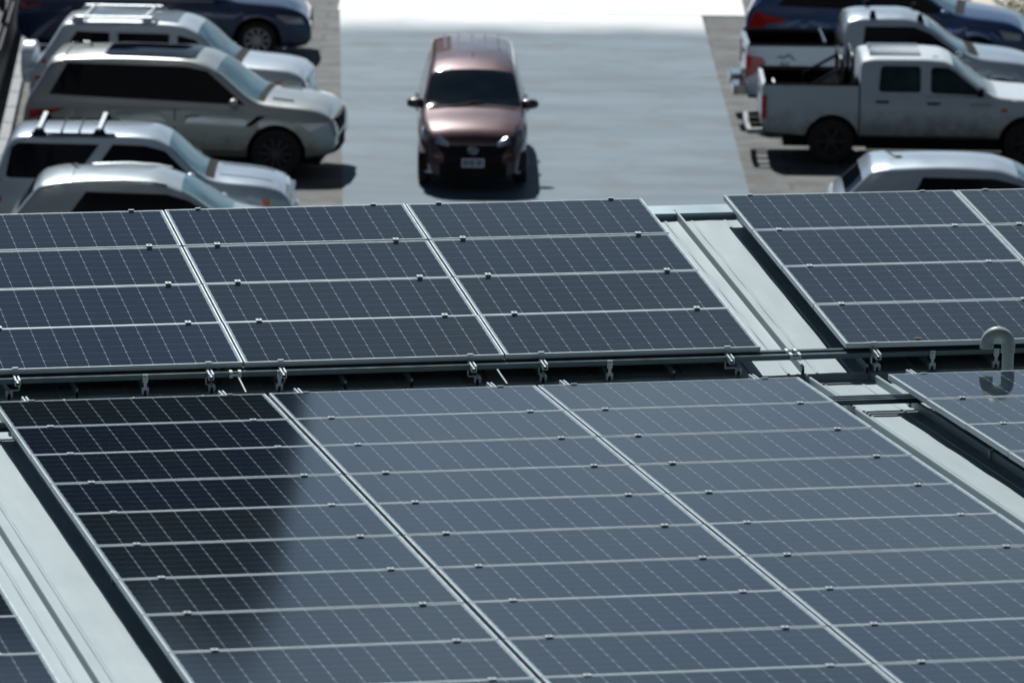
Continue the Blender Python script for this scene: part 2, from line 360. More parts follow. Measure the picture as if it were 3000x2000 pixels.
# walls
def wall(pts, name):
    b = MB()
    for (ax, ay, az), (bx, by, bz) in zip(pts, pts[1:]):
        d = Vector((bx - ax, by - ay, 0)).normalized(); n = Vector((-d.y, d.x, 0)) * .15
        b.prism([(ax, ay, 0), (bx, by, 0), (bx, by, bz), (ax, ay, az)], n)
    return b.build(name, M_wall, bld)
M_wall = mat('wall_render', (.25, .26, .25), .8, var=.1, vscale=.8, bump=.2)
c = lambda F, x, y, z: tuple(F @ Vector((x, y, z)))
wall([c(FAR, -8.8, .17, -.30), c(FAR, 12.8, .17, -.30)], 'wall')
wall([c(NEAR, -8.9, -15.8, -HN - .06), c(NEAR, -8.9, 1.2, -HN - .06), c(FAR, -8.8, .17, -.30)], 'wall')
wall([c(NEAR, 12.9, -15.8, -HN - .06), c(NEAR, 12.9, 1.2, -HN - .06), c(FAR, 12.8, .17, -.30)], 'wall')
wall([c(NEAR, 12.9, -15.8, -HN - .06), c(NEAR, -8.9, -15.8, -HN - .06)], 'wall')

# ------------------------------------------------------------------ solar panels
def panel_meshes():
    b = MB(); w, h, f, t = PW, PH, .0115, .040
    for x0, x1, y0, y1 in ((0, w, 0, f), (0, w, h - f, h), (0, f, f, h - f), (w - f, w, f, h - f)): b.box(x0, x1, y0, y1, -t, 0)
    fr = b.mesh('frame', M_alu)
    b = MB(); b.box(f - .001, w - f + .001, f - .001, h - f + .001, -.008, -.0025)
    return fr, b.mesh('glass', M_cells)
ME_FR, ME_GL = panel_meshes()
ORD = ['top', 'second', 'third', 'fourth', 'fifth', 'sixth', 'seventh', 'eighth', 'ninth', 'tenth', 'eleventh']
first = [None]
def panel(F, x, j, label, group, dz=0, yoff=0):
    y = -(j * (PH + GY)) - PH + yoff
    o = empty('solar_panel', F @ Matrix.Translation((x, y, dz + random.uniform(-.0015, .0015))) @ Matrix.Rotation(random.uniform(-.0016, .0016), 4, 'X') @ Matrix.Rotation(random.uniform(-.0008, .0008), 4, 'Y'))
    put('frame', ME_FR, o); put('glass', ME_GL, o)
    tag(o, label, 'solar panel', group)
XB = [-1.9703, 0.0, 1.9703]
XN = [-2.0101, -.0259, 1.9490]; XI = 4.5835; XJ = -2.733 - PW
cols = []
def column(F, x, n, desc, group, dz=0, yoff=0, sag=False, j0=0, rails=(.27, 1.70)):
    for j in range(j0, n):
        nm = ORD[j - j0] if j - j0 < n - j0 - 1 or n > 5 else 'bottom'
        z = dz - (.012 * (1 - ((j - 1.5) / 2) ** 2) if sag else 0)
        panel(F, x, j, f'solar panel, {nm} in the {desc}', group, z, yoff)
    cols.append((F, x, n, desc, dz, yoff, j0, rails))
GF = 'panels of the upper roof'; GN = 'panels of the lower roof'
column(FAR, XB[0], 4, 'upper roof column at the left edge', GF, sag=True)
column(FAR, XB[1], 4, 'upper roof column before the maroon car', GF, sag=True)
column(FAR, XB[2], 4, 'upper roof column left of the gap', GF, sag=True)
column(DFR, 0, 4, 'upper roof column right of the gap', GF, rails=(.22, 1.68))
column(DFR, PW + .012, 4, 'upper roof column at the right edge', GF, rails=(.25, 1.70))
column(NEAR, XN[0], 10, 'left column of the big lower block', GN)
column(NEAR, XN[1], 10, 'middle column of the big lower block', GN)
column(NEAR, XN[2], 11, 'right column of the big lower block', GN)
column(NEAR, XI, 4, 'lower column beside the vent pipe', GN)
column(NEAR, XJ, 10, 'lower column at the bottom left', GN, yoff=.1, j0=5)

# ------------------------------------------------------------------ rails with clamps and feet
def mid_clamp_mesh():
    b = MB(); b.box(-.022, .022, -.024, .024, .0015, .0060); b.box(-.020, .020, -.0085, .0085, -.03, .0015)
    b.tube([(0, 0, .006), (0, 0, .011)], .0065, 6)
    return b.mesh('mid_clamp', M_alu)
def end_clamp_mesh():
    b = MB(); b.box(-.022, .022, -.004, .013, .0015, .0055); b.box(-.022, .022, -.0045, -.001, -.040, .0015); b.box(-.022, .022, -.028, -.0045, -.040, -.036)
    b.tube([(0, -.016, -.036), (0, -.016, -.026)], .007, 6)
    return b.mesh('end_clamp', M_alu)
def foot_mesh(h, dx):
    """L foot on a seam clamp; origin at the seam top"""
    b = MB(); b.box(dx, dx + .006, -.02, .02, -.004, h + .035); b.box(min(dx, -.02), max(dx + .006, .02), -.02, .02, -.004, .004)
    b.box(-.026, .026, -.025, .025, -.022, -.004); b.box(-.026, -.010, -.025, .025, -.055, -.022); b.box(.010, .026, -.025, .025, -.055, -.022)
    b.tube([(0, 0, .004), (0, 0, .014)], .009, 6); b.tube([(dx - .012, 0, h + .015), (dx + .012, 0, h + .015)], .008, 6)
    b.tube([(.026, .0, -.035), (.036, .0, -.035)], .007, 6)
    return b.mesh('seam_foot', M_galv)
MC, EC = mid_clamp_mesh(), end_clamp_mesh()
FT = {}
def rail_profile(b, y0, y1, z1, w=.040, h=.046):
    z0 = z1 - h
    b.box(-w / 2, w / 2, y0, y1, z0, z0 + .004); b.box(-w / 2, -w / 2 + .005, y0, y1, z0 + .004, z1); b.box(w / 2 - .005, w / 2, y0, y1, z0 + .004, z1)
    b.box(-w / 2 + .005, -w / 2 + .013, y0, y1, z1 - .004, z1); b.box(w / 2 - .013, w / 2 - .005, y0, y1, z1 - .004, z1)
    b.box(-w / 2 + .005, w / 2 - .005, y0, y1, z0 + .022, z0 + .025)
def seam_x(F, x):
    if F is FAR: return -.25 + .5 * round((x + .25) / .5)
    if F is DFR: return x
    return 4.27 + .512 * round((x - 4.27) / .512)
for (F, x, n, desc, dz, yoff, j0, rails) in cols:
    near = F is NEAR; H_ = HN if near else HF
    for side, rx in zip(('left', 'right'), rails):
        X = x + rx
        ytop = -j0 * (PH + GY) + yoff; ybot = -(n - 1) * (PH + GY) - PH + yoff
        o = empty('mounting_rail', F @ Matrix.Translation((X, 0, dz)))
        tag(o, f'mounting rail under the {side} half of the {desc}', 'rail', 'rails under the solar panels')
        b = MB(); rail_profile(b, ybot - .155, ytop + (.40 if near and j0 == 0 else .1), -.0415); b.build('rail_bar', M_alu, o)
        for j in range(j0, n - 1): put('mid_clamp', MC, o, (0, -(j + 1) * (PH + GY) + GY / 2 + yoff, 0))
        put('end_clamp', EC, o, (0, ybot, 0))
        e = put('end_clamp', EC, o, (0, ytop, 0)); e.rotation_euler = (0, 0, math.pi)
        h = H_ - .062 - .0875; sx = seam_x(F, X) - X if F is not DFR else .02
        sgn = 1 if sx <= 0 else -1
        key = (near, round(sx, 2))
        if key not in FT: FT[key] = foot_mesh(max(h, .0), -sx + sgn * .021 - (.006 if sgn < 0 else 0) if abs(sx) < .3 else 0)
        for yy in ([ybot - .03, (ytop + ybot) / 2, ytop + .06]): put('seam_foot', FT[key], o, (sx, yy, -H_ + .062 - dz))

# rails and conduits running across the slope
def cross_rail(F, x0, x1, y, z, w, h, m, name, label, cat, group, feet=(), splice=()):
    o = empty(name, F @ Matrix.Translation((x0, y, z))); tag(o, label, cat, group)
    b = MB(); n = int((x1 - x0) / 1.4) + 1
    b.box(0, x1 - x0, -w / 2, w / 2, -h, 0); b.box(0, x1 - x0, -w / 2 - .003, -w / 2, -h, -h + .006); b.box(0, x1 - x0, -w / 2 - .003, -w / 2, -.008, 0)
    b.build('rail_bar', m, o)
    for sx in splice:
        b = MB()
        for k in (-1, 1): b.box(sx - x0 + k * .033 - .011, sx - x0 + k * .033 + .011, -w / 2 - .012, w / 2 + .008, -h - .003, .007); b.tube([(sx - x0 + k * .033, -w / 2 - .02, -h / 2), (sx - x0 + k * .033, -w / 2 - .01, -h / 2)], .007, 6)
        b.box(sx - x0 - .045, sx - x0 + .045, -w / 2 - .009, w / 2 + .004, -h * .75, -h * .3)
        b.build('splice', M_galv, o)
    for fx in feet:
        b = MB(); q = fx - x0; zb = -HF + .062 - z
        b.box(q - .02, q + .02, -.030, -.023, -h - .02, .004); b.box(q - .012, q + .012, -.034, -.023, zb + .004, -h)
        b.box(q - .026, q + .026, -.035, .02, zb - .02, zb + .004); b.box(q - .026, q - .01, -.035, .02, zb - .05, zb - .02); b.box(q + .01, q + .026, -.035, .02, zb - .05, zb - .02)
        b.tube([(q, -.045, -h / 2), (q, -.03, -h / 2)], .009, 6)
        b.build('seam_foot', M_galv, o)
    return o
M_rail_dark = mat('shaded_rail', (.06, .09, .105), .32, .5, var=.1, vscale=8)  # shade beneath the panels put into the rails' dark colour
cross_rail(FAR, -6, 12, -3.985, -.055, .04, .038, M_rail_dark, 'cross_rail', 'rear of the two long cross rails below the upper panels', 'rail', 'cross rails below the upper panels', splice=(-.16, 4.17))
cross_rail(FAR, -6, 12, -4.080, -.056, .04, .038, M_rail_dark, 'cross_rail', 'front of the two long cross rails below the upper panels', 'rail', 'cross rails below the upper panels', feet=(-.75, .25, 2.75, 5.25, 5.75), splice=(-.08, 4.18))
for k, (yy, nm) in enumerate(((-.04, 'rear'), (-.12, 'middle'), (-.2, 'front'))):
    cross_rail(NEAR, -7, 12, yy, -.142, .034, .036, M_rail_dark, 'cross_rail', f'{nm} of the three close cross rails on the lower roof', 'rail', 'cross rails on the lower roof')

# goose neck vent pipe
o = empty('vent_pipe', NEAR @ Matrix.Translation((5.60, .34, -HN))); o.matrix_world = Matrix.Translation(o.matrix_world.translation)
tag(o, 'grey plastic vent pipe with a goose neck, standing behind the right lower panels', 'vent pipe')
r = .044; zc = .40; R_ = .080
b = MB(); b.tube([(0, 0, 0), (0, 0, zc)], r, 24); b.build('riser', M_pvc, o, smooth=40)
b = MB(); pts = [(0, 0, zc - .06)] + [(-R_ + R_ * math.cos(a), -.0, zc + R_ * math.sin(a)) for a in [math.pi * k / 16 for k in range(17)]] + [(-2 * R_, 0, zc - .035)]
b.tube(pts, r + .004, 24, cap=False); b.build('return_bend', M_pvc, o, smooth=40)
b = MB(); b.tube([(-2 * R_, 0, zc - .002), (-2 * R_, 0, zc - .038)], r + .007, 24, cap=False); b.tube([(-2 * R_, 0, zc - .03), (-2 * R_, 0, zc - .034)], r + .003, 24)
b.build('mouth_collar', M_pvc, o, smooth=40)
b = MB(); b.tube([(0, 0, zc - .07), (0, 0, zc - .005)], r + .007, 24); b.build('socket', M_pvc, o, smooth=40)
b = MB(); b.lathe([(.10, 0), (.06, .01), (.05, .05), (.046, .055)], 20, Matrix.Rotation(math.pi / 2, 4, 'X')); b.build('boot', M_rubber, o, smooth=40)

# dead leaf on a panel
b = MB(); b.grid([[(-.035, 0, .004), (-.02, .012, .009), (0, .018, .004), (.02, .014, .008), (.04, .004, .003)], [(-.035, -.001, .004), (-.02, -.01, .002), (0, -.014, .006), (.02, -.01, .001), (.04, .002, .003)]], (0, 0, .0008))
o = b.build('dead_leaf', mat('dry_leaf', (.10, .065, .04), .8)); o.matrix_world = DFR @ Matrix.Translation((.58, -3.96, .001))
tag(o, 'small curled brown leaf lying on the bottom panel right of the roof gap', 'leaf')

# ------------------------------------------------------------------ unseen dark tower, added to block sky light from behind the camera
tb = empty('sky_blocker', Matrix.Translation((0, -6, 0))); tag(tb, 'added dark tower behind the camera that blocks sky light', 'building')
b = MB(); b.box(-110, 110, -30, 0, 0, 118); b.build('wall', mat('blocker_cladding', (.014, .018, .022), .6, var=.1, vscale=.3), tb)
b = MB()
for k in range(28):
    for q_ in range(38): b.box(-109 + q_ * 5.75, -109 + q_ * 5.75 + 3.6, .0, .04, 1.2 + k * 4.1, 3.4 + k * 4.1)
b.build('blocker_windows', mat('blocker_glass', (.01, .014, .018), .08), tb)

# ------------------------------------------------------------------ vehicles
def smooth_interp(pts, x):
    """monotone cubic through pts (sorted x)"""
    if x <= pts[0][0]: return pts[0][1]
    if x >= pts[-1][0]: return pts[-1][1]
    for i in range(len(pts) - 1):
        if x <= pts[i + 1][0]: break
    def d(k):
        if k <= 0 or k >= len(pts) - 1:
            a, b_ = (0, 1) if k <= 0 else (len(pts) - 2, len(pts) - 1)
            return (pts[b_][1] - pts[a][1]) / (pts[b_][0] - pts[a][0])
        s0 = (pts[k][1] - pts[k - 1][1]) / (pts[k][0] - pts[k - 1][0]); s1 = (pts[k + 1][1] - pts[k][1]) / (pts[k + 1][0] - pts[k][0])
        return 0 if s0 * s1 <= 0 else 2 * s0 * s1 / (s0 + s1)
    (x0, y0), (x1, y1) = pts[i], pts[i + 1]; h = x1 - x0; t = (x - x0) / h
    return (2 * t ** 3 - 3 * t * t + 1) * y0 + (t ** 3 - 2 * t * t + t) * h * d(i) + (-2 * t ** 3 + 3 * t * t) * y1 + (t ** 3 - t * t) * h * d(i + 1)

def wheel_meshes(r, w, spokes, rim_m):
    b = MB(); prof = [(.01, -w / 2 + .075), (r * .60, -w / 2 + .07), (r * .64, -w / 2 + .02), (r * .72, -w / 2 + .004), (r * .93, -w / 2), (r * .985, -w / 2 + .03), (r, -w * .2), (r, w * .2), (r * .985, w / 2 - .03), (r * .93, w / 2), (r * .72, w / 2 - .004), (r * .64, w / 2 - .02), (r * .60, w / 2 - .07), (.01, w / 2 - .075)]
    b.lathe(prof, 36); ty = b.mesh('wheel', M_rubber, 35)
    b = MB(); [b.tube([(r * .635 * math.cos(2 * math.pi * q / 36), s_ * (w / 2 - .006), r * .635 * math.sin(2 * math.pi * q / 36)) for q in range(37)], .016, 6) for s_ in (-1, 1)]
    for k in range(spokes):
        a = 2 * math.pi * k / spokes; Mx = Matrix.Rotation(a, 4, 'Y')
        for s in (-1, 1):
            y0, y1 = sorted((s * (w / 2 - .058), s * (w / 2 - .018)))
            b.box(.04, r * .61, y0, y1, -.018, .018, Mx)
    for s in (-1, 1): b.tube([(0, s * (w / 2 - .06), 0), (0, s * (w / 2 - .008), 0)], .06, 14)
    return ty, b.mesh('rim', rim_m, 35)

class Car:
    def __init__(s, name, label, cat, x, y, yaw, P, group=None):
        s.P = P; s.root = empty(name, Matrix.Translation((x, y, .02)) @ Matrix.Rotation(math.radians(yaw), 4, 'Z') @ Matrix.Diagonal((*P.get('s', (1, 1, 1)), 1))); tag(s.root, label, cat, group)
        s.paint = P['paint']; s.body()
    def plan(s, x):
        P = s.P; L = P['L']; u = x / (L / 2)
        a = P.get('front_taper', .16) if u > 0 else P.get('rear_taper', .10); c0 = .55
        return P['W'] / 2 * (1 - (a * max(0, (abs(u) - c0) / (1 - c0)) ** 2.4))
    def top(s, x): return smooth_interp(s.P['top'], x)
    def bot(s, x): return smooth_interp(s.P['bot'], x)
    def belt(s, x): return min(smooth_interp(s.P['belt'], x), s.top(x) - .02)
    def section(s, x):
        P = s.P; w = s.plan(x); t = s.top(x); bl = s.belt(x); zb = s.bot(x); tum = P.get('tumble', .32)
        arch = None
        for xw in (P['xf'], P['xr']):
            if xw is None: continue
            ra = P['r'] + P.get('arch', .06)
            if abs(x - xw) < ra: arch = P['r'] + math.sqrt(ra * ra - (x - xw) ** 2)
        te = max(t - P.get('edge', .07), bl + .002); cabin = te - bl
        we = w - .035 - tum * cabin
        crown = P.get('crown', .035)
        pts = [(0, zb), (w * .85, zb), (w * .965, zb + .05), (w * .992, zb + .30 * (bl - zb)), (w + .006, zb + .62 * (bl - zb)), (w - .002, bl - .05), (w - .035, bl),
               (w - .035 - tum * cabin * .5, bl + cabin * .5), (we, te), (we - .035, te + .6 * (t - te)), (we - .09, t - .008), (we * .5, t + crown * .72), (0, t + crown)]
        if arch:
            pts = [(y, max(z, arch) if i < 5 else z) for i, (y, z) in enumerate(pts)]
            for i in range(1, 6): pts[i] = (pts[i][0], max(pts[i][1], pts[i - 1][1] + .001))
        return pts
    def body(s):
        P = s.P; L = P['L']; x0, x1 = P.get('x0', -L / 2), L / 2
        xs = set([x0 + (x1 - x0) * k / 56 for k in range(57)] + [x0 + .01, x0 + .03, x1 - .01, x1 - .03])
        for xw in (P['xf'], P['xr']):
            if xw is None: continue
            ra = P['r'] + P.get('arch', .06)
            for u in (-1.002, -.995, -.97, -.92, -.84, -.72, -.55, -.35, -.15, .05, .25, .45, .63, .78, .88, .95, .985, .999, 1.002): xs.add(xw + ra * u)
        xs = sorted(x for x in xs if x0 <= x <= x1); s.xs = xs
        b = MB(); rings = []
        for x in xs:
            sec = s.section(x)
            ring = [(x, -y, z) for y, z in sec] + [(x, y, z) for y, z in sec[-2:0:-1]]
            rings.append([b.b.verts.new(p) for p in ring])
        n = len(rings[0])
        for a, c_ in zip(rings, rings[1:]):
            for k in range(n): b.b.faces.new([a[k], a[(k + 1) % n], c_[(k + 1) % n], c_[k]])
        b.b.faces.new(rings[0][::-1]); b.b.faces.new(rings[-1])
        s.bd = b.build('body', s.paint, s.root, smooth=38)
        # wheel wells and floor
        b = MB(); w = P['W']
        b.box(x0 + .12, x1 - .25, -w / 2 + .26, w / 2 - .26, .2, min(P['r'] * 2 + .02, .78)); b.build('underbody', M_black, s.root)
        ty, ri = P['wheel']
        for xw in (P['xf'], P['xr']):
            if xw is None: continue
            for sg in (-1, 1):
                o = put('wheel', ty, s.root, (xw, sg * (w / 2 - P['tw'] / 2 - .015), P['r'])); put('rim', ri, o)
    def side(s, x, z, sg, off=.006):
        sec = s.section(x)
        best = sec[-1][0]
        for (y0, z0), (y1, z1) in zip(sec[2:], sec[3:]):
            if z0 <= z <= z1 and z1 > z0: best = y0 + (y1 - y0) * (z - z0) / (z1 - z0); break
        return Vector((x, sg * (best + off), z))
    def patch(s, name, poly, m, sgs=(-1, 1), off=.006, depth=.03, parent=None, label=None):
        """polygon (x,z) laid on the flanks; long edges are subdivided to follow the body"""
        pp = []
        for (ax, az), (bx, bz) in zip(poly, poly[1:] + poly[:1]):
            k = max(1, int(max(abs(bx - ax), abs(bz - az)) / .22))
            for i in range(k): pp.append((ax + (bx - ax) * i / k, az + (bz - az) * i / k))
        out = []
        for sg in sgs:
            b = MB(); q = [s.side(x, z, sg, off) for x, z in pp]
            b.prism(q, (0, -sg * depth, 0)); bmesh.ops.triangulate(b.b, faces=[f for f in b.b.faces if len(f.verts) > 4])
            o = b.build(name, m, parent if parent is not None else s.root)
            if label: o['label'] = label
            out.append(o)
        return out
    def topz(s, x, y):
        sec = s.section(x); y = abs(y)
        for (y0, z0), (y1, z1) in zip(sec[6:], sec[7:]):
            if y1 <= y <= y0: return z0 + (z1 - z0) * (y0 - y) / max(y0 - y1, 1e-6)
        return sec[-1][1] if y < .01 else sec[6][1]
    def top_patch(s, name, xa, xb, inset, m, off=.006, ya=None, yb=None, nx=12, ny=14, parent=None, round_=0):
        rows = []
        for i in range(nx + 1):
            x = xa + (xb - xa) * i / nx; sec = s.section(x); wmax = sec[8][0] - inset
            l0, l1 = (-wmax, wmax) if ya is None else (max(ya, -wmax), min(yb, wmax))
            if round_:
                u = abs(i / nx * 2 - 1); sh = round_ * max(0, u - .8) / .2; l0 += sh * sh / max(round_, .01); l1 -= sh * sh / max(round_, .01)
            rows.append([(x, l0 + (l1 - l0) * j / ny, s.topz(x, l0 + (l1 - l0) * j / ny) + off) for j in range(ny + 1)])
        b = MB(); b.grid(rows, (0, 0, -.02)); return b.build(name, m, parent if parent is not None else s.root, smooth=40)
    def door(s, x0, x1, z0, z1, handle_x, handle_z, win=None, hm=None, slant=0):
        s.patch('door_gap', [(x0 - .012, z0 + .03), (x0 + .026, z0 - .012), (x1 - .026, z0 - .012), (x1 + .012, z0 + .03), (x1 + slant + .012, z1 + .01), (x0 + slant * .3 - .012, z1 + .01)], M_black, off=.002, depth=.02)
        d = s.patch('door', [(x0, z0 + .03), (x0 + .03, z0), (x1 - .03, z0), (x1, z0 + .03), (x1 + slant, z1), (x0 + slant * .3, z1)], s.paint, off=.006, depth=.02)
        for o, sg in zip(d, (-1, 1)):
            b = MB(); p = s.side(handle_x, handle_z, sg, .02); b.tube([p + Vector((-.10, -sg * .012, 0)), p + Vector((-.07, sg * .012, .002)), p + Vector((.07, sg * .012, .002)), p + Vector((.10, -sg * .012, 0))], .016, 8); b.build('handle', hm or s.paint, o, smooth=50)
        return d
    def mirror(s, x, z, m, size=(.10, .13, .09)):
        for sg in (-1, 1):
            p = s.side(x, z, sg, .10); b = MB()
            rings = []
            for k in range(9):
                a = math.pi * k / 8; b_r = math.sin(a); rings.append((p + Vector((0, -sg * math.cos(a) * size[1], 0)), max(b_r, .05)))
            vs = []
            for c_, rr in rings: vs.append([b.b.verts.new(c_ + Vector((math.cos(t) * size[0] * rr * .7, 0, math.sin(t) * size[2] * rr ** .6 * .8))) for t in [2 * math.pi * q / 12 for q in range(12)]])
            for a_, c_ in zip(vs, vs[1:]):
                for q in range(12): b.b.faces.new([a_[q], a_[(q + 1) % 12], c_[(q + 1) % 12], c_[q]])
            b.b.faces.new(vs[0]); b.b.faces.new(vs[-1][::-1])
            b.bar(s.side(x + .03, z - .06, sg, -.03), p + Vector((0, 0, -.03)), .05)
            b.build('wing_mirror', m, s.root, smooth=60)
    def part(s, name, mb, m, smooth=None, parent=None, label=None):
        o = mb.build(name, m, parent if parent is not None else s.root, smooth=smooth)
        if label: o['label'] = label
        return o
    def nose_box(s, name, y0, y1, z0, z1, m, front=True, depth=.05, off=.012, parent=None, zslope=0):
        """panel wrapping the front or rear end following the plan rounding"""
        rows = []; sg = 1 if front else -1; L2 = s.P['L'] / 2; xe = L2 if front else s.P.get('x0', -L2)
        for i in range(9):
            y = y0 + (y1 - y0) * i / 8; u = min(1, abs(y) / (s.P['W'] / 2)); back = s.P.get('nose_round', .28) * u ** 4
            rows.append([(xe + (off if front else -off) - sg * (back + zslope * j / 4), y, z0 + (z1 - z0) * j / 4) for j in range(5)])
        b = MB(); b.grid(rows, (-sg * depth, 0, 0)); return b.build(name, m, parent if parent is not None else s.root, smooth=50)

def paint(name, c, metal=.25, rough=.32, coat=1): return mat(name, c, rough, metal, coat, var=.03, vscale=1.5)
P_white = paint('paint_white', (.58, .67, .75)); P_champ = paint('paint_champagne', (.44, .48, .47), .45); P_silver = paint('paint_silver', (.42, .51, .60), .3)
P_silver2 = paint('paint_pale_silver', (.44, .52, .56), .3); P_blue = paint('paint_dark_blue', (.018, .045, .12), .3, .25); P_blue2 = paint('paint_blue', (.035, .085, .22), .35, .25)
P_red = paint('paint_maroon', (.055, .010, .018), .3, .42); P_truck = paint('paint_old_white', (.52, .60, .66), .0, .5, .2)
def grime(m, z0, z1, col):
    t = m.node_tree; b = t.nodes['Principled BSDF']; src = b.inputs['Base Color'].links[0].from_socket
    tc = N(t, 'ShaderNodeTexCoord'); sp = N(t, 'ShaderNodeSeparateXYZ'); n = N(t, 'ShaderNodeTexNoise'); n.inputs['Scale'].default_value = 6; n.inputs['Detail'].default_value = 6
    a = N(t, 'ShaderNodeMath', operation='MULTIPLY_ADD'); a.inputs[1].default_value = .5
    r = N(t, 'ShaderNodeMapRange'); r.inputs['From Min'].default_value = z1 + .25; r.inputs['From Max'].default_value = z0 + .25; r.inputs['To Max'].default_value = .8; r.interpolation_type = 'SMOOTHSTEP'
    x = N(t, 'ShaderNodeMixRGB'); x.inputs['Color2'].default_value = (*col, 1)
    t.links.new(tc.outputs['Object'], sp.inputs[0]); t.links.new(tc.outputs['Object'], n.inputs[0]); t.links.new(n.outputs['Fac'], a.inputs[0]); t.links.new(sp.outputs[2], a.inputs[2])
    t.links.new(a.outputs[0], r.inputs[0]); t.links.new(r.outputs[0], x.inputs[0]); t.links.new(src, x.inputs[1]); t.links.new(x.outputs[0], b.inputs['Base Color'])
for q_ in (P_truck, P_silver, P_white, P_champ, P_silver2): grime(q_, .35, .95 if q_ is P_truck else .7, (.13, .12, .095))
P_bed = mat('bed_liner', (.004, .005, .007), .9, spec=.02)
M_rim = mat('alloy', (.38, .40, .43), .3, .8); M_rim_dark = mat('dark_alloy', (.06, .06, .075), .35, .7); M_rim_steel = mat('steel_rim', (.05, .05, .055), .6, .3)
WH = {k: wheel_meshes(*a) for k, a in dict(big=(.385, .27, 10, M_rim_dark), mid=(.35, .23, 6, M_rim), small=(.315, .20, 9, M_rim), truck=(.365, .25, 6, M_rim_steel)).items()}

M_dark_glass.node_tree.nodes['Principled BSDF'].inputs['Specular IOR Level'].default_value = .35
def win_rect(s, name, poly, parent=None): return s.patch(name, poly, M_dark_glass, off=.009, depth=.02, parent=parent)

# --- champagne luxury SUV with a black glass roof panel
P = dict(s=(.95,.95,.95), L=4.78, W=1.96, paint=P_champ, r=.385, tw=.27, xf=1.50, xr=-1.42, wheel=WH['big'], tumble=.30,
         top=[(-2.39, .80), (-2.36, 1.00), (-2.30, 1.16), (-2.12, 1.46), (-1.95, 1.70), (-1.70, 1.745), (-.8, 1.775), (.0, 1.765), (.32, 1.72), (.55, 1.62), (1.22, 1.17), (1.4, 1.145), (2.0, 1.08), (2.25, 1.0), (2.36, .86), (2.39, .72)],
         bot=[(-2.39, .55), (-2.25, .36), (-1.8, .28), (1.8, .28), (2.25, .34), (2.39, .50)], belt=[(-2.39, 1.12), (-1, 1.10), (1.2, 1.04), (2.2, .96), (2.39, .9)])
c_ = Car('suv', 'champagne SUV with a black glass roof and ten spoke wheels, second from the roof edge in the left row of parked noses', 'car', -4.78, 84.4, -5, P)
c_.P['label'] = 1
c_.root['label'] = 'champagne SUV with long black glass roof panel and dark spoked wheels'
c_.patch('side_window', [(-1.98, 1.20), (1.02, 1.12), (.42, 1.60), (.1, 1.655), (-1.72, 1.665)], M_dark_glass, off=.008)
c_.top_patch('windscreen', .56, 1.20, .03, M_screen); c_.top_patch('rear_window', -2.24, -2.0, .06, M_dark_glass)
c_.top_patch('glass_roof', -1.18, .22, .10, M_dark_glass, off=.008, round_=.12)
c_.top_patch('spoiler', -2.05, -1.78, .0, P_champ, off=.03)
c_.door(-1.05, -.05, .42, 1.02, -.82, .95); c_.door(-.03, 1.02, .42, 1.02, .22, .93)
c_.mirror(.86, 1.16, P_champ)
c_.patch('taillight', [(-2.28, .96), (-1.72, 1.00), (-1.95, .90), (-2.28, .82)], M_red_lens, off=.012)
c_.patch('headlight', [(1.86, .86), (2.30, .87), (2.32, .76), (2.02, .74)], M_clear, off=.010)
c_.patch('fender_vent', [(1.02, .80), (1.22, .96), (1.34, .96), (1.12, .80)], M_black, off=.010)
for sg in (-1, 1): c_.top_patch('hood_vent', 1.40, 1.72, 0, M_black, off=.008, ya=sorted((sg * .50, sg * .58))[0], yb=sorted((sg * .50, sg * .58))[1], ny=3, nx=4)
c_.nose_box('grille', -.55, .55, .66, .90, M_black); c_.nose_box('air_intake', -.8, .8, .38, .58, M_black); c_.top_patch('wiper_cowl', 1.19, 1.30, .02, M_black, off=.004, nx=3)
b = MB(); b.tube([(-1.45, 0, 1.80), (-1.50, 0, 1.86), (-1.60, 0, 1.865)], .018, 8); c_.part('roof_antenna', b, P_champ)
c_.patch('sill_trim', [(-1.02, .30), (1.02, .30), (1.02, .38), (-1.02, .38)], M_black, off=.010)
b = MB(); p0 = c_.side(-1.65, .86, -1, .004); b.tube([p0, p0 + Vector((0, -.006, 0))], .085, 20); c_.part('fuel_flap', b, P_champ)

# --- white SUV with ribbed roof and roof rails
P = dict(s=(.92,.92,.92), L=4.55, W=1.84, paint=P_white, r=.37, tw=.25, xf=1.40, xr=-1.35, wheel=WH['mid'], tumble=.26,
         top=[(-2.275, .85), (-2.24, 1.05), (-2.1, 1.22), (-1.86, 1.60), (-1.74, 1.75), (-1.5, 1.785), (-.3, 1.80), (.15, 1.775), (.42, 1.68), (1.05, 1.18), (1.25, 1.15), (1.9, 1.09), (2.15, 1.0), (2.24, .86), (2.275, .72)],
         bot=[(-2.275, .6), (-2.1, .38), (-1.8, .3), (1.8, .3), (2.15, .38), (2.275, .52)], belt=[(-2.275, 1.12), (-1, 1.10), (1.1, 1.06), (2.1, .97), (2.275, .9)])
c_ = Car('suv', 'white SUV with a ribbed roof and silver roof rails behind the champagne SUV', 'car', -5.15, 87.8, -4, P)
c_.patch('side_window', [(-1.80, 1.19), (-.98, 1.17), (-.98, 1.62), (-1.52, 1.63)], M_dark_glass); c_.patch('side_window', [(-.84, 1.17), (.0, 1.15), (.0, 1.62), (-.84, 1.62)], M_dark_glass)
c_.patch('side_window', [(.14, 1.15), (.90, 1.13), (.42, 1.54), (.14, 1.60)], M_dark_glass)
c_.top_patch('windscreen', .46, 1.04, .04, M_screen); c_.top_patch('rear_window', -2.06, -1.86, .10, M_dark_glass); c_.top_patch('sunroof', -.35, .12, .16, mat('sunroof_tint', (.16, .2, .24), .2))
b = MB()
for k in range(9):
    y = -.44 + .11 * k; b.box(-1.45, -.50, y - .008, y + .008, 1.80, 1.838)
c_.part('roof_ribs', b, P_white)
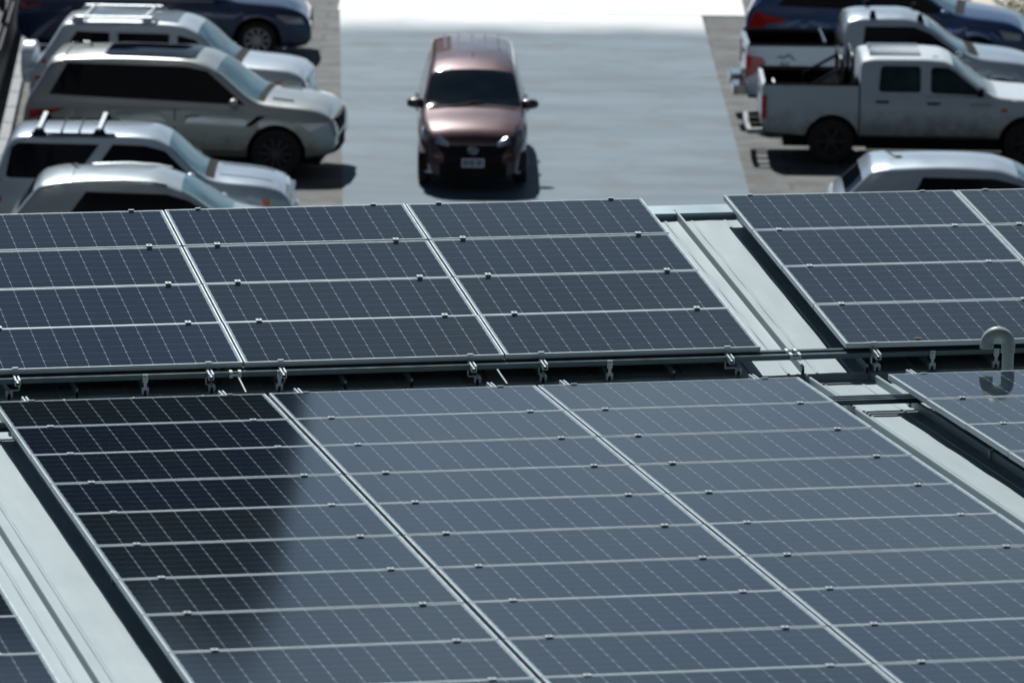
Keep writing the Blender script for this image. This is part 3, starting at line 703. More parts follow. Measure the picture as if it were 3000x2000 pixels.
for sg in (-1, 1):
    b = MB(); b.tube([(-1.62, sg * .62, 1.77), (-1.55, sg * .62, 1.845), (-.30, sg * .62, 1.855), (-.2, sg * .62, 1.79)], .022, 8)
    for xx in (-1.5, -.38): b.box(xx - .08, xx + .08, sg * .62 - .03, sg * .62 + .03, 1.75, 1.86)
    c_.part('roof_rail', b, M_galv)
for xx in (-1.4, -.4):
    b = MB(); b.bar((xx, -.62, 1.865), (xx, .62, 1.865), .03); c_.part('cross_bar', b, M_galv)
c_.door(-.88, .06, .45, 1.05, -.70, .98); c_.door(.08, 1.0, .45, 1.05, .26, .96); c_.mirror(.84, 1.17, P_white)
c_.patch('headlight', [(1.86, .92), (2.18, .90), (2.18, .76), (1.9, .77)], M_clear, off=.01); c_.patch('side_marker', [(1.74, .90), (1.86, .90), (1.88, .80), (1.78, .80)], M_amber, off=.01)
c_.patch('taillight', [(-2.2, 1.10), (-2.02, 1.18), (-2.02, .84), (-2.2, .84)], M_red_lens, off=.01)
c_.nose_box('grille', -.5, .5, .70, .92, M_chrome); c_.nose_box('front_bumper', -.86, .86, .42, .62, P_white, off=.05); c_.top_patch('wiper_cowl', 1.04, 1.18, .02, M_black, off=.004, nx=3)
c_.nose_box('rear_bumper', -.86, .86, .46, .66, P_white, front=False, off=.09, depth=.14)
b = MB(); b.tube([(-2.36, .3, .95), (-2.44, .3, .97), (-2.44, -.2, .97), (-2.36, -.2, .95)], .03, 8); b.lathe([(.02, -.11), (.34, -.11), (.36, -.08), (.36, .08), (.34, .11), (.02, .11)], 28, Matrix.Translation((-2.40, .05, .98)) @ Matrix.Rotation(math.pi / 2, 4, 'Z')); c_.part('spare_wheel_cover', b, P_white, 30)

# --- silver boxy SUV with a roof rack
P = dict(s=(.92,.9,.9), L=4.40, W=1.82, paint=P_silver, r=.36, tw=.24, xf=1.38, xr=-1.30, wheel=WH['mid'], tumble=.24,
         top=[(-2.2, .9), (-2.17, 1.12), (-2.08, 1.35), (-1.95, 1.66), (-1.85, 1.76), (-1.6, 1.79), (-.2, 1.80), (.15, 1.775), (.36, 1.69), (.94, 1.21), (1.1, 1.17), (1.75, 1.10), (2.02, 1.02), (2.15, .88), (2.2, .72)],
         bot=[(-2.2, .6), (-2.1, .4), (-1.8, .3), (1.8, .3), (2.1, .38), (2.2, .5)], belt=[(-2.2, 1.13), (1, 1.08), (2.0, .99), (2.2, .9)])
c_ = Car('suv', 'silver boxy SUV with a black roof rack, one car nearer than the champagne SUV', 'car', -5.0, 78.3, 0, P)
c_.patch('side_window', [(-1.98, 1.18), (-1.9, 1.16), (-.98, 1.16), (-.62, 1.66), (-1.80, 1.67), (-1.9, 1.6)], M_dark_glass)
c_.patch('side_window', [(-.78, 1.16), (.80, 1.14), (.34, 1.58), (.05, 1.65), (-.42, 1.665)], M_dark_glass)
c_.top_patch('windscreen', .40, .93, .04, M_screen); c_.top_patch('rear_window', -2.12, -1.92, .08, M_dark_glass)
for sg in (-1, 1):
    b = MB(); b.tube([(-1.62, sg * .66, 1.80), (-.42, sg * .66, 1.80), (-.38, sg * .66, 1.77)], .018, 8)
    for xx in (-1.5, -.62): b.prism([(xx - .13, sg * .66 - .03, 1.76), (xx + .13, sg * .66 - .03, 1.76), (xx + .05, sg * .66 - .03, 1.88), (xx - .05, sg * .66 - .03, 1.88)], (0, .06, 0))
    c_.part('roof_rail', b, M_black)
for xx in (-1.5, -.62):
    b = MB(); b.bar((xx, -.70, 1.885), (xx, .70, 1.885), .06, .03); c_.part('cross_bar', b, M_galv)
for xx in (-1.18, -.92):
    b = MB(); b.bar((xx, -.62, 1.822), (xx, .62, 1.822), .022); c_.part('cross_bar', b, M_black)
c_.door(-.70, .12, .45, 1.06, -.5, .99, hm=M_black); c_.door(.14, .95, .45, 1.06, .32, .97, hm=M_black); c_.mirror(.72, 1.20, P_silver2, size=(.13, .12, .12))
c_.patch('headlight', [(1.88, .90), (2.12, .86), (2.12, .70), (1.9, .70)], M_clear, off=.012); c_.patch('side_marker', [(1.76, .90), (1.87, .90), (1.89, .70), (1.80, .70)], M_amber, off=.012)
c_.patch('taillight', [(-2.14, 1.05), (-2.04, 1.15), (-2.04, .8), (-2.14, .8)], M_red_lens, off=.012)
c_.nose_box('grille', -.5, .5, .68, .94, M_chrome); c_.nose_box('front_bumper', -.86, .86, .42, .64, P_silver2, off=.06); c_.top_patch('wiper_cowl', .93, 1.06, .02, M_black, off=.004, nx=3)
c_.top_patch('hood_ridge', 1.12, 1.9, 0, P_silver, off=.012, ya=-.46, yb=-.40, ny=2); c_.top_patch('hood_ridge', 1.12, 1.9, 0, P_silver, off=.012, ya=.40, yb=.46, ny=2)

# --- pale silver hatchback SUV under the roof edge, left
P = dict(s=(.95,.94,.94), L=4.25, W=1.76, paint=P_silver2, r=.34, tw=.22, xf=1.30, xr=-1.25, wheel=WH['mid'], tumble=.34,
         top=[(-2.12, .85), (-2.08, 1.0), (-1.98, 1.12), (-1.72, 1.44), (-1.62, 1.52), (-1.3, 1.585), (-.6, 1.62), (-.1, 1.60), (.2, 1.52), (.40, 1.44), (1.0, 1.08), (1.2, 1.03), (1.8, .94), (2.02, .82), (2.12, .62)],
         bot=[(-2.12, .5), (-1.9, .3), (1.9, .3), (2.12, .45)], belt=[(-2.12, 1.05), (-1, 1.03), (1.0, .98), (2.0, .85)])
c_ = Car('hatchback', 'pale silver hatchback half hidden behind the left upper panels', 'car', -4.6, 75.6, 0, P)
c_.patch('side_window', [(-1.25, 1.10), (.95, 1.04), (.40, 1.34), (.1, 1.42), (-1.0, 1.44)], M_dark_glass)
c_.top_patch('windscreen', .30, .98, .03, M_screen); c_.top_patch('rear_window', -1.94, -1.68, .08, M_dark_glass)
c_.top_patch('spoiler', -1.72, -1.20, .02, P_silver2, off=.022)
for sg in (-1, 1):
    b = MB(); b.tube([(-1.0, sg * .665, 1.58), (-.5, sg * .67, 1.60), (-.1, sg * .66, 1.58), (.1, sg * .64, 1.545)], .016, 8); c_.part('roof_rail', b, M_galv, 40)
b = MB(); b.tube([(-1.12, .1, 1.60), (-1.25, .12, 1.68), (-1.4, .14, 1.74)], .012, 6); b.box(-1.16, -1.08, .07, .13, 1.59, 1.63); c_.part('roof_antenna', b, M_black)
c_.door(-.9, .0, .4, .98, -.7, .9); c_.door(.02, .95, .4, .98, .2, .88); c_.mirror(.8, 1.08, P_silver2)
c_.patch('headlight', [(1.75, .80), (2.0, .74), (2.0, .66), (1.78, .68)], M_clear, off=.012); c_.patch('taillight', [(-2.04, .98), (-1.7, 1.04), (-1.8, .88), (-2.04, .84)], M_red_lens, off=.012)
c_.nose_box('grille', -.5, .5, .55, .72, M_black)

# --- dark blue car, far left
P = dict(L=4.75, W=1.84, paint=P_blue, r=.33, tw=.22, xf=1.50, xr=-1.35, wheel=WH['small'], tumble=.36,
         top=[(-2.37, .75), (-2.33, .98), (-2.0, 1.10), (-1.75, 1.16), (-1.1, 1.42), (-.5, 1.49), (.1, 1.47), (.35, 1.40), (1.05, 1.0), (1.3, .96), (1.9, .89), (2.2, .80), (2.33, .68), (2.375, .55)],
         bot=[(-2.37, .45), (-2.2, .26), (2.0, .2), (2.25, .22), (2.375, .32)], belt=[(-2.37, .98), (-1, .98), (1.0, .93), (2.0, .82)])
c_ = Car('saloon_car', 'dark blue saloon with pale spoked wheel, last car of the left row', 'car', -5.7, 94.7, 1, P)
c_.patch('side_window', [(-1.35, 1.06), (.90, .99), (.30, 1.30), (-.1, 1.37), (-.8, 1.36)], M_dark_glass)
c_.top_patch('windscreen', .40, 1.03, .03, M_screen); c_.top_patch('rear_window', -1.7, -1.14, .05, M_dark_glass)
c_.door(-.95, .0, .32, .92, -.75, .84, hm=M_chrome); c_.door(.02, 1.0, .32, .92, .22, .82, hm=M_chrome); c_.mirror(.86, 1.02, P_blue)
c_.patch('headlight', [(1.80, .76), (2.22, .70), (2.26, .60), (1.95, .62)], M_clear, off=.012); c_.patch('taillight', [(-2.3, .95), (-1.95, 1.0), (-2.0, .85), (-2.3, .82)], M_red_lens, off=.012)
c_.nose_box('grille', -.55, .55, .45, .66, M_black); c_.patch('chrome_strip', [(-1.4, .985), (.9, .955), (.9, .968), (-1.4, 1.0)], M_chrome, off=.010, depth=.01)

# --- maroon people carrier driving towards the roof
P = dict(s=(1.08,.95,.95), L=4.19, W=1.66, paint=P_red, r=.32, tw=.19, xf=1.30, xr=-1.36, wheel=WH['small'], tumble=.27, front_taper=.22, rear_taper=.06, nose_round=.30, edge=.06,
         top=[(-2.095, .9), (-2.07, 1.3), (-2.03, 1.56), (-1.96, 1.635), (-1.7, 1.66), (-.6, 1.68), (.0, 1.655), (.27, 1.60), (.42, 1.545), (1.10, 1.13), (1.24, 1.08), (1.7, .985), (1.95, .88), (2.06, .74), (2.095, .6)],
         bot=[(-2.095, .45), (-1.9, .27), (1.9, .22), (2.095, .27)], belt=[(-2.095, 1.0), (-1, 1.0), (1.1, .96), (1.9, .84), (2.095, .6)])
c_ = Car('people_carrier', 'maroon people carrier driving down the aisle towards the roof', 'car', -.632, 84.75, -89, P)
c_.patch('side_window', [(-1.90, 1.07), (-1.2, 1.05), (-1.2, 1.50), (-1.80, 1.50)], M_dark_glass); c_.patch('side_window', [(-1.12, 1.05), (-.2, 1.04), (-.2, 1.52), (-1.12, 1.51)], M_dark_glass)
c_.patch('side_window', [(-.12, 1.04), (.9, 1.01), (.36, 1.42), (.15, 1.5), (-.12, 1.52)], M_dark_glass)
M_ws_dark = mat('windscreen_shaded', (.006, .012, .018), .05, spec=.35)
c_.top_patch('windscreen', .44, 1.10, .03, M_ws_dark, round_=.05); c_.top_patch('rear_window', -2.06, -2.0, .08, M_dark_glass)
b = MB(); z_ = c_.topz(.56, .5) + .009; b.box(.50, .58, .38, .56, z_ - .03, z_ - .027, Matrix.Rotation(0, 4, 'X')); c_.part('sticker', b, mat('sticker', (.15, .32, .30), .4))
b = MB()
for k in range(5):
    y = -.42 + .21 * k; b.box(-1.85, -.55, y - .012, y + .012, 1.685, 1.712 - .05 * abs(y) ** 2)
c_.part('roof_ribs', b, P_red)
b = MB(); b.tube([(.05, .0, 1.69), (-.05, .0, 1.75)], .006, 6); c_.part('roof_antenna', b, M_black)
c_.door(-1.15, -.18, .32, 1.0, -.95, .9); c_.door(-.16, .98, .32, 1.0, .05, .88); c_.mirror(.84, 1.12, mat('mirror_cap', (.02, .012, .018), .3, coat=1), size=(.12, .15, .10))
M_red_low = mat('paint_maroon_shaded', (.016, .004, .006), .6, spec=.2)  # darker copy of the maroon, the front end's shade put into its colour
M_lamp = mat('shaded_lamp', (.10, .13, .18), .15, .3, coat=1)
for sg in (-1, 1):
    rows = []
    for i in range(7):
        y = sg * (.36 + .42 * i / 6); u = (i / 6)
        xx = 2.13 - .30 * u ** 1.8
        rows.append([(xx - .10 * j / 3 + .012, y, .715 + .06 * u + (.06 + .12 * u) * j / 3) for j in range(4)])
    b = MB(); b.grid(rows, (-.05, 0, 0)); c_.part('headlight', b, M_lamp, 50)
c_.nose_box('grille', -.60, .60, .58, .74, M_black, off=.03, depth=.12); c_.nose_box('front_bumper', -.80, .80, .30, .575, M_red_low, off=.03, depth=.2); c_.nose_box('air_intake', -.62, .62, .24, .45, M_black, off=.045)
b = MB(); b.box(2.13, 2.145, -.17, .17, .40, .535); pl = c_.part('number_plate', b, M_plate)
b = MB()
for k, w_ in enumerate((.05, .04, .05, .03, .05, .04)): b.box(2.1455, 2.147, -.145 + .05 * k, -.145 + .05 * k + w_ * .72, .43, .51)
c_.part('plate_characters', b, M_ink, parent=pl)
b = MB()
def ring(b, cy, cz, ry, rz, th, x):
    b.tube([(x, cy + ry * math.cos(2 * math.pi * k / 28), cz + rz * math.sin(2 * math.pi * k / 28)) for k in range(29)], th, 6)
ring(b, 0, .665, .075, .052, .006, 2.15); ring(b, 0, .665, .028, .050, .005, 2.152); ring(b, 0, .69, .058, .022, .005, 2.152); c_.part('emblem', b, M_chrome, 60)
c_.top_patch('wiper_cowl', 1.10, 1.20, .02, M_black, off=.004, nx=3)
for sg in (-1, 1):
    b = MB(); b.tube([(1.16, sg * .05 - .35, c_.topz(1.14, .3) + .02), (1.08, sg * .05 + .1, c_.topz(1.06, .1) + .02)], .008, 6); c_.part('wiper', b, M_black)

# --- pickups
def pickup(name, label, x, y, yaw, P, bed_z, floor=.72, group=None, cab0=None, roll='none', chrome_bumper=True):
    c = Car(name, label, 'pickup truck', x, y, yaw, P, group)
    L = P['L']; w = P['W'] / 2; xb0 = -L / 2 + .02; xb1 = P['x0'] - .025; r = P['r']; xr = P['xrear']; ra = r + .07
    for sg in (-1, 1):
        pts = [(xb0 + .04, .50), (xr - ra, .46)]
        for k in range(1, 14):
            a = math.pi * (1 - k / 14); pts.append((xr + ra * math.cos(a), r + ra * math.sin(a)))
        pts += [(xr + ra, .46), (xb1, .46), (xb1, bed_z), (xb0, bed_z), (xb0, .66)]
        b = MB(); b.prism([(px, sg * (w - .02 + (0 if pz < 1 else -.02)), pz) for px, pz in pts], (0, -sg * .06, 0)); bmesh.ops.triangulate(b.b, faces=[f for f in b.b.faces if len(f.verts) > 4])
        s_ = b.build('bed_side', P['paint'], c.root)
        b = MB(); b.box(xb0 + .01, xb1 - .01, *sorted((sg * (w - .11), sg * (w - .03))), bed_z + .001, bed_z + .03); b.build('rail_cap', P_bed, s_)
        if P.get('flare'):
            b = MB(); pp = [(xr + (ra + .07) * math.cos(a), r + (ra + .07) * math.sin(a)) for a in [math.pi * k / 16 for k in range(17)]]
            b.tube([(px, sg * (w - .015), pz) for px, pz in pp], .05, 8); b.build('wheel_flare', P['paint'], s_, smooth=60)
    b = MB(); b.box(xb0 + .05, xb1, -w + .08, w - .08, floor - .06, floor); b.box(xb1 - .04, xb1, -w + .08, w - .08, floor, bed_z - .02)
    for sg in (-1, 1): b.box(xr - .36, xr + .36, *sorted((sg * (w - .32), sg * (w - .081))), floor, floor + .24)
    c.part('bed_floor', b, P_bed)
    for sg in (-1, 1):
        b = MB(); b.box(xb0 + .06, xb1 - .045, *sorted((sg * (w - .128), sg * (w - .104))), floor + .001, bed_z - .01); c.part('bed_liner', b, P_bed)
    b = MB(); b.box(xb0 - .015, xb0 + .045, -w + .09, w - .09, .60, bed_z - .005); t_ = c.part('tailgate', b, P['paint'])
    b = MB(); b.box(xb0 - .03, xb0 - .016, -.11, .11, bed_z - .24, bed_z - .17); b.build('handle', M_black, t_)
    b = MB(); b.box(xb0 + .05, x_ax := P['x0'] + 1.0, -.45, -.33, .38, .52); b.box(xb0 + .05, x_ax, .33, .45, .38, .52); b.tube([(xr, -w + .2, r), (xr, w - .2, r)], .06, 10); b.box(xb0 + .35, P['x0'] + .3, -w + .27, w - .27, .24, .64); c.part('chassis', b, M_black)
    ty, ri = P['wheel']
    for sg in (-1, 1):
        o = put('wheel', ty, c.root, (xr, sg * (w - P['tw'] / 2 - .02), r)); put('rim', ri, o)
    return c, xb0, xb1, w
P = dict(s=(.92,.92,.92), L=5.05, W=1.80, x0=-.95, paint=P_truck, r=.365, tw=.25, xf=1.72, xr=None, xrear=-1.40, wheel=WH['truck'], tumble=.20, arch=.08, rear_taper=0, edge=.06,
         top=[(-.95, 1.60), (-.93, 1.66), (-.7, 1.70), (0, 1.705), (.35, 1.685), (.50, 1.63), (1.10, 1.19), (1.22, 1.13), (2.2, 1.04), (2.45, .93), (2.525, .75)],
         bot=[(-.95, .42), (2.2, .40), (2.525, .5)], belt=[(-.95, 1.12), (1.1, 1.07), (2.2, .96), (2.525, .7)])
c_, xb0, xb1, w = pickup('pickup_truck', 'old white double cab pickup with black sports bars and a white tube bumper', 5.94, 86.06, 0, P, 1.26)
c_.root['group'] = 'pickups backed up to the aisle'
M_truck_glass = mat('clear_dark_glass', (.012, .030, .034), .06, spec=.4, var=.7, vscale=3)
wf = c_.patch('side_window', [(-.66, 1.20), (-.62, 1.17), (-.02, 1.17), (.01, 1.20), (.01, 1.54), (-.03, 1.58), (-.58, 1.58), (-.63, 1.54)], M_truck_glass)
c_.patch('side_window', [(.17, 1.20), (.21, 1.16), (1.02, 1.13), (.56, 1.50), (.44, 1.56), (.22, 1.57), (.17, 1.53)], M_truck_glass)
c_.top_patch('windscreen', .52, 1.09, .05, M_screen)
c_.door(-.80, .08, .48, 1.10, -.60, 1.02, hm=M_black); c_.door(.10, 1.12, .48, 1.10, .22, 1.0, hm=M_black)
b = MB()
for k in range(8): b.box(-.80, .02, -.52 + .145 * k, -.505 + .145 * k, 1.70, 1.742)
c_.part('roof_ribs', b, P_truck)
c_.part('roof_handle', MB().tube([(.2, -.62, 1.70), (.22, -.62, 1.72), (.3, -.62, 1.715)], .008, 6), P_truck)
M_bar = mat('bar_black', (.015, .016, .018), .3, .4, coat=.5)
for k, xx in enumerate((xb1 - .10, xb1 - .28)):
    b = MB(); b.tube([(xx, -.68, .74), (xx, -.68, 1.60 - .05 * k), (xx, -.58, 1.70 - .05 * k), (xx, .58, 1.70 - .05 * k), (xx, .68, 1.60 - .05 * k), (xx, .68, .74)], .032, 10); c_.part('sports_bar', b, M_bar, 60)
for sg in (-1, 1):
    b = MB(); b.tube([(xb1 - .28, sg * .66, 1.52), (xb1 - .82, sg * .70, 1.20), (xb1 - .84, sg * .70, .80)], .028, 10); c_.part('brace', b, M_bar, 60)
b = MB(); b.prism([(xb1 - .30, -.67, 1.30), (xb1 - .30, .67, 1.30), (xb1 - .62, .67, 1.02), (xb1 - .62, -.67, 1.02)], (0, 0, -.02)); c_.part('bed_cover', b, P_bed)
b = MB(); b.tube([(xb0 + .35, -.66, .80), (xb0 + .22, .66, 1.10)], .022, 8); c_.part('bed_strut', b, M_steel)
c_.part('rear_bumper', MB().tube([(xb0 + .02, -.86, .52), (xb0 - .20, -.80, .50), (xb0 - .22, 0, .50), (xb0 - .20, .80, .50), (xb0 + .02, .86, .52)], .05, 10), P_truck, 60)
for sg in (-1, 0, 1): c_.part('bumper_bracket', MB().box(xb0 - .2, xb0 + .06, sg * .5 - .05, sg * .5 + .05, .44, .50), M_black)
for sg in (-1, 1):
    c_.part('taillight', MB().box(xb0 - .022, xb0 + .06, *sorted((sg * (w - .085), sg * (w - .006))), .72, 1.10), M_red_lens)
c_.patch('side_marker', [(1.30, .93), (1.40, .93), (1.40, .88), (1.30, .88)], M_amber, off=.012, sgs=(-1, 1)); c_.mirror(.96, 1.2, M_black, size=(.09, .12, .11))
c_.patch('headlight', [(2.22, .86), (2.42, .84), (2.42, .68), (2.24, .68)], M_clear, off=.012); c_.nose_box('grille', -.5, .5, .62, .86, M_black); c_.nose_box('front_bumper', -.86, .86, .42, .60, M_black, off=.05)
c_.top_patch('wiper_cowl', 1.09, 1.24, .03, M_galv, off=.004, nx=3)
c_.patch('fuel_flap', [(-1.02 + .08, .80), (-1.02 + .30, .80), (-1.02 + .30, 1.0), (-1.02 + .08, 1.0)], P_truck, sgs=(-1,), off=.004, depth=.01)
def lettering(parent, s, size, Mw, name, m):
    cu = bpy.data.curves.new(name, 'FONT'); cu.body = s; cu.size = size; cu.extrude = .002; cu.align_x = 'CENTER'
    o = bpy.data.objects.new(name, cu); COL.objects.link(o); dg = bpy.context.evaluated_depsgraph_get()
    me = bpy.data.meshes.new_from_object(o.evaluated_get(dg)); COL.objects.unlink(o); bpy.data.objects.remove(o)
    me.materials.clear(); me.materials.append(m); q = bpy.data.objects.new(name, me); link(q); q.parent = parent; q.matrix_local = Mw; return q
def on_flank(c, x, z, sg=-1, off=.012):
    p = c.side(x, z, sg, off); return Matrix.Translation(p) @ Matrix.Rotation(math.pi / 2, 4, 'X')
lettering(c_.root, 'FRONTIER', .075, on_flank(c_, .98, .96), 'lettering', mat('decal_grey', (.25, .28, .3), .4))

P = dict(s=(.94,.94,.94), L=5.0, W=1.80, x0=-.90, paint=P_silver, r=.37, tw=.25, xf=1.62, xr=None, xrear=-1.35, wheel=WH['truck'], tumble=.30, arch=.08, rear_taper=0, edge=.08,
         top=[(-.90, 1.60), (-.86, 1.70), (-.6, 1.755), (0, 1.765), (.25, 1.73), (.45, 1.64), (1.12, 1.20), (1.3, 1.15), (1.9, 1.08), (2.25, .98), (2.42, .84), (2.5, .66)],
         bot=[(-.90, .42), (2.2, .40), (2.5, .5)], belt=[(-.90, 1.14), (1.1, 1.09), (2.0, .98), (2.5, .66)])
c_, xb0, xb1, w = pickup('pickup_truck', 'silver double cab pickup with roof bar feet and a chrome rear bumper', 5.84, 89.3, 1, P, 1.30)
c_.root['group'] = 'pickups backed up to the aisle'
c_.patch('side_window', [(-.62, 1.22), (.98, 1.17), (.48, 1.52), (.22, 1.62), (-.58, 1.62)], M_dark_glass); c_.top_patch('windscreen', .46, 1.10, .05, M_screen)
c_.door(-.75, .08, .48, 1.12, -.56, 1.04, hm=M_chrome); c_.door(.10, 1.12, .48, 1.12, .26, 1.02, hm=M_chrome); c_.mirror(.92, 1.2, M_chrome)
for xx in (-.45, .32):
    for sg in (-1, 1):
        b = MB(); zz = c_.topz(xx, .60); b.prism([(xx - .07, sg * .60 - .03, zz - .05), (xx + .07, sg * .60 - .03, zz - .05), (xx + .03, sg * .60 - .03, zz + .11), (xx - .03, sg * .60 - .03, zz + .11)], (0, .06, 0)); c_.part('roof_bar_foot', b, M_black)
for sg in (-1, 1):
    b = MB(); y0, y1 = sorted((sg * (w - .085), sg * (w + .008)))
    b.prism([(xb0 - .03, y0, 1.16), (xb0 + .26, y0, 1.10), (xb0 + .30, y0, 1.02), (xb0 + .10, y0, .84), (xb0 - .03, y0, .78)], (0, y1 - y0, 0)); c_.part('taillight', b, M_red_lens)
    b = MB(); b.box(xb0 - .22, xb0 + .05, *sorted((sg * .28, sg * .86)), .50, .64); b.box(xb0 - .20, xb0 + .05, *sorted((sg * .30, sg * .84)), .6405, .655); c_.part('rear_bumper', b, M_chrome)
c_.part('tow_bar', MB().box(xb0 - .14, xb0 + .05, -.27, .27, .46, .56), M_black)
c_.part('bed_bar', MB().tube([(xb1 - .30, -.66, 1.34), (xb1 - .30, .66, 1.34)], .035, 10), M_chrome, 60)
c_.patch('headlight', [(2.05, .90), (2.36, .84), (2.36, .70), (2.1, .72)], M_clear, off=.012); c_.nose_box('grille', -.5, .5, .58, .82, M_chrome); c_.top_patch('wiper_cowl', 1.11, 1.28, .03, M_black, off=.004, nx=3)
M_decal = mat('decal_dark', (.16, .2, .26), .4)
b = MB(); q = Matrix.Translation((xb0 + .62, -(w - .0) - .001, 1.06)) @ Matrix.Rotation(math.pi / 2, 4, 'X')
b.prism([q @ Vector(p) for p in [(-.16, .05, 0), (-.08, .09, 0), (-.05, .06, 0), (.05, .12, 0), (.16, .02, 0), (.12, .02, 0), (.05, .085, 0), (-.05, .035, 0), (-.09, .06, 0)]], (0, .004, 0)); c_.part('decal', b, M_decal)
lettering(c_.root, '4x4', .10, Matrix.Translation((xb0 + .60, -w - .0005, .985)) @ Matrix.Rotation(math.pi / 2, 4, 'X'), 'lettering', M_decal)

# --- silver hatchback right, half hidden by the panels
P = dict(L=4.15, W=1.70, paint=P_silver, r=.32, tw=.20, xf=1.25, xr=-1.25, wheel=WH['small'], tumble=.36,
         top=[(-2.07, .8), (-2.03, .98), (-1.9, 1.08), (-1.62, 1.34), (-1.5, 1.43), (-1.2, 1.465), (-.5, 1.49), (.1, 1.465), (.4, 1.38), (1.08, 1.02), (1.3, .96), (1.8, .88), (2.0, .76), (2.07, .6)],
         bot=[(-2.07, .45), (-1.9, .27), (1.9, .25), (2.07, .4)], belt=[(-2.07, 1.0), (-1, .99), (1.1, .93), (2.0, .8)])
c_ = Car('hatchback', 'silver hatchback half hidden behind the right upper panels', 'car', 6.28, 77.6, 0, P)
c_.patch('side_window', [(-1.0, 1.06), (.95, 1.0), (.42, 1.26), (.1, 1.33), (-.85, 1.34)], M_dark_glass); c_.top_patch('windscreen', .42, 1.06, .03, M_screen); c_.top_patch('rear_window', -1.88, -1.60, .06, M_dark_glass)
c_.top_patch('spoiler', -1.66, -1.30, .01, P_silver, off=.025); b = MB(); b.tube([(-1.15, -.1, 1.49), (-1.28, -.1, 1.56)], .01, 6); b.box(-1.18, -1.1, -.13, -.07, 1.48, 1.52); c_.part('roof_antenna', b, M_black)
c_.door(-.9, .0, .4, .95, -.7, .87); c_.door(.02, .98, .4, .95, .2, .85); c_.mirror(.86, 1.04, P_silver)
c_.patch('headlight', [(1.7, .80), (1.95, .74), (1.95, .62), (1.75, .66)], M_clear, off=.012); c_.patch('taillight', [(-2.0, .94), (-1.75, .98), (-1.8, .8), (-2.0, .78)], M_red_lens, off=.012); c_.nose_box('grille', -.45, .45, .45, .62, M_black)

# --- blue estate car far right
P = dict(L=4.55, W=1.84, paint=P_blue2, r=.34, tw=.22, xf=1.42, xr=-1.32, wheel=WH['mid'], tumble=.33,
         top=[(-2.275, .8), (-2.23, 1.02), (-2.1, 1.16), (-1.75, 1.50), (-1.6, 1.58), (-1.2, 1.64), (-.3, 1.66), (.1, 1.63), (.35, 1.54), (1.1, 1.09), (1.3, 1.05), (1.9, .97), (2.15, .87), (2.24, .74), (2.275, .6)],
         bot=[(-2.275, .5), (-2.1, .3), (2.0, .25), (2.275, .4)], belt=[(-2.275, 1.06), (-1, 1.04), (1.1, 1.0), (2.1, .85)])
c_ = Car('estate_car', 'dark blue estate car with roof bars and red taillight, last car of the right row', 'car', 6.0, 93.8, -6, P)
c_.patch('side_window', [(-1.75, 1.13), (-.4, 1.11), (-.4, 1.47), (-1.45, 1.46)], M_dark_glass); c_.patch('side_window', [(-.3, 1.11), (1.0, 1.07), (.45, 1.38), (.15, 1.46), (-.3, 1.48)], M_dark_glass)
c_.top_patch('windscreen', .38, 1.08, .03, M_screen); c_.top_patch('rear_window', -2.06, -1.78, .06, M_dark_glass)
for xx in (-.9, .0):
    b = MB(); b.bar((xx, -.66, 1.72), (xx, .66, 1.72), .05, .03); b.box(xx - .04, xx + .04, -.68, -.62, 1.60, 1.73); b.box(xx - .04, xx + .04, .62, .68, 1.60, 1.73); c_.part('cross_bar', b, M_galv)
c_.patch('taillight', [(-2.24, .74), (-2.24, 1.02), (-2.10, 1.03), (-1.95, .93), (-1.60, .92), (-1.62, .86), (-1.9, .84), (-2.02, .74)], M_red_lens, off=.014)
c_.door(-.9, .05, .4, 1.0, -.7, .92); c_.door(.07, 1.05, .4, 1.0, .26, .9); c_.mirror(.9, 1.1, P_blue2); c_.patch('headlight', [(1.8, .84), (2.14, .78), (2.14, .68), (1.88, .70)], M_clear, off=.012)
c_.nose_box('grille', -.5, .5, .5, .7, M_black); c_.nose_box('rear_bumper', -.86, .86, .42, .66, P_blue2, front=False, off=.08, depth=.12); c_.top_patch('wiper_cowl', 1.08, 1.22, .02, M_black, off=.004, nx=3)

# ------------------------------------------------------------------ kerb, fence and planting at the sides
M_kerb = mat('kerb_paint', (.27, .30, .32), .7, var=.2, vscale=4)
K0, K1 = Vector((-8.30, 101.0, 0)), Vector((-7.35, 81.5, 0)); n = 14
for k in range(n):
    a = K0.lerp(K1, k / n); e_ = K0.lerp(K1, (k + .96) / n)
    o = MB(); d = (e_ - a).normalized(); nn = Vector((d.y, -d.x, 0)) * .075
    o.prism([a - nn, e_ - nn, e_ + nn, a + nn], (0, 0, .14)); q = o.build('kerb_stone', M_kerb)
    tag(q, 'pale painted kerb stone in the line behind the left row of cars', 'kerb stone', 'kerb stones behind the left row')
M_fence = mat('fence_black', (.012, .016, .022), .5)
fe = empty('fence'); tag(fe, 'dark steel fence with pale slats behind it at the far left edge', 'fence')
F0, F1 = Vector((-8.62, 102.0, 0)), Vector((-7.72, 80.0, 0))
b = MB(); d = (F1 - F0).normalized(); nn = Vector((d.y, -d.x, 0)) * .13
b.prism([F0 - nn, F1 - nn, F1 + nn, F0 + nn], (0, 0, .62)); b.build('plinth', M_fence, fe)
for k in range(9):
    p = F0.lerp(F1, k / 8) ; b = MB(); b.box(p.x - .05, p.x + .05, p.y - .05, p.y + .05, .62, 1.30); b.build('post', M_fence, fe)
for z in (.80, 1.26):
    b = MB(); b.bar(F0 + Vector((0, 0, z)), F1 + Vector((0, 0, z)), .05); b.build('rail', M_fence, fe)
G0, G1 = F0 + Vector((-.55, 0, 0)), F1 + Vector((-.55, 0, 0))
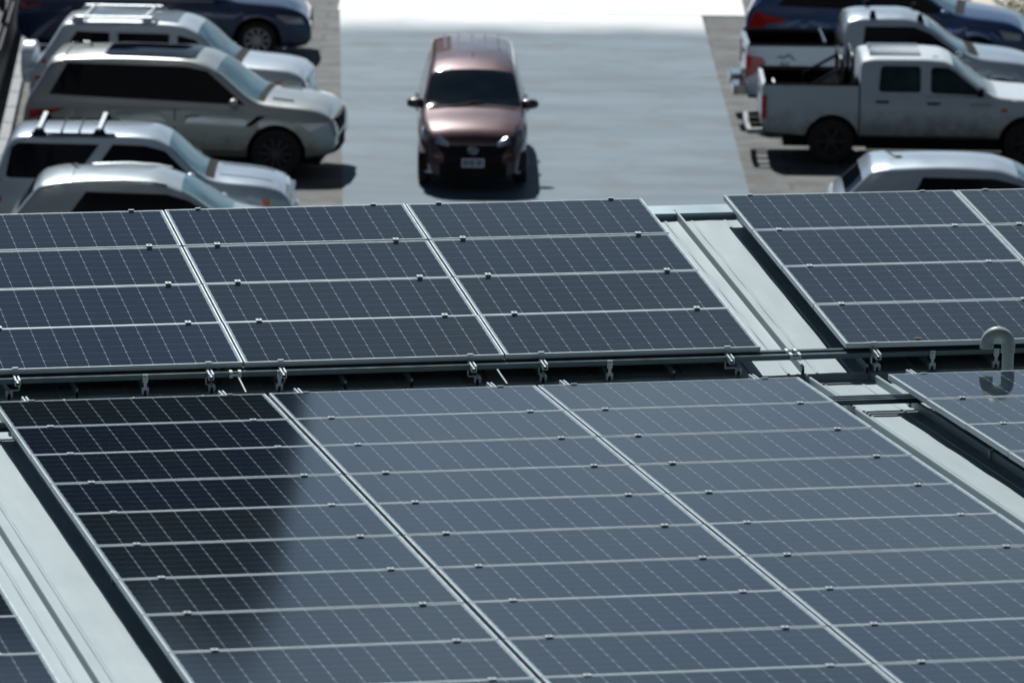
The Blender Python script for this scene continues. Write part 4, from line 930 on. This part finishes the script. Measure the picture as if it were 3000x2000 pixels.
b = MB()
for k in range(100):
    p = G0.lerp(G1, k / 99); b.box(p.x - .02, p.x + .02, p.y - .07, p.y + .07, .05, 1.35)
b.build('slats', mat('slat_paint', (.42, .45, .46), .6, var=.3, vscale=2), fe)
b = MB(); b.box(7.74, 7.86, 100.7, 100.82, .02, .85); b.tube([(7.8, 100.76, .85), (7.8, 100.76, .88)], [.07, .03], 12)
tag(b.build('bollard', mat('bollard_white', (.75, .78, .78), .6)), 'short white bollard beyond the blue estate car', 'bollard')
# strips across the cream slab
for k, xx in enumerate((8.45, 8.95)):
    b = MB(); b.prism([(xx, 98, .026), (xx + .14, 98, .026), (xx - .55, 112, .026), (xx - .69, 112, .026)], (0, 0, .004))
    tag(b.build('expansion_joint', mat('joint_grey', (.2, .21, .2), .8)), kind='structure')
def shrub(x, y, h, name, label):
    r_ = empty(name, Matrix.Translation((x, y, 0))); tag(r_, label, 'plant')
    b = MB(); rnd = random.Random(3)
    tips = []
    for k in range(9):
        a = rnd.uniform(0, 6.28); t = Vector((math.cos(a) * .35, math.sin(a) * .35, h * rnd.uniform(.6, .95))); tips.append(t); b.tube([(0, 0, 0), t * .5 + Vector((0, 0, .05)), t], [.02, .014, .006], 6)
    b.build('stems', mat('stem', (.09, .07, .04), .8), r_)
    b = MB()
    for k in range(900):
        t = rnd.choice(tips) * rnd.uniform(.55, 1.1); p = t + Vector((rnd.gauss(0, .13), rnd.gauss(0, .13), rnd.gauss(0, .10)))
        u = Vector((rnd.uniform(-1, 1), rnd.uniform(-1, 1), rnd.uniform(-.3, 1))).normalized(); v = u.orthogonal().normalized() * .02; u *= rnd.uniform(.04, .08)
        q = [b.b.verts.new(p), b.b.verts.new(p + u * .5 + v), b.b.verts.new(p + u), b.b.verts.new(p + u * .5 - v)]; b.b.faces.new(q)
    b.build('foliage', mat('leaf_green', (.17, .19, .03), .6, var=.4, vscale=9), r_)
shrub(8.35, 96.0, .95, 'shrub', 'yellow green shrub beside the blue estate car bonnet')
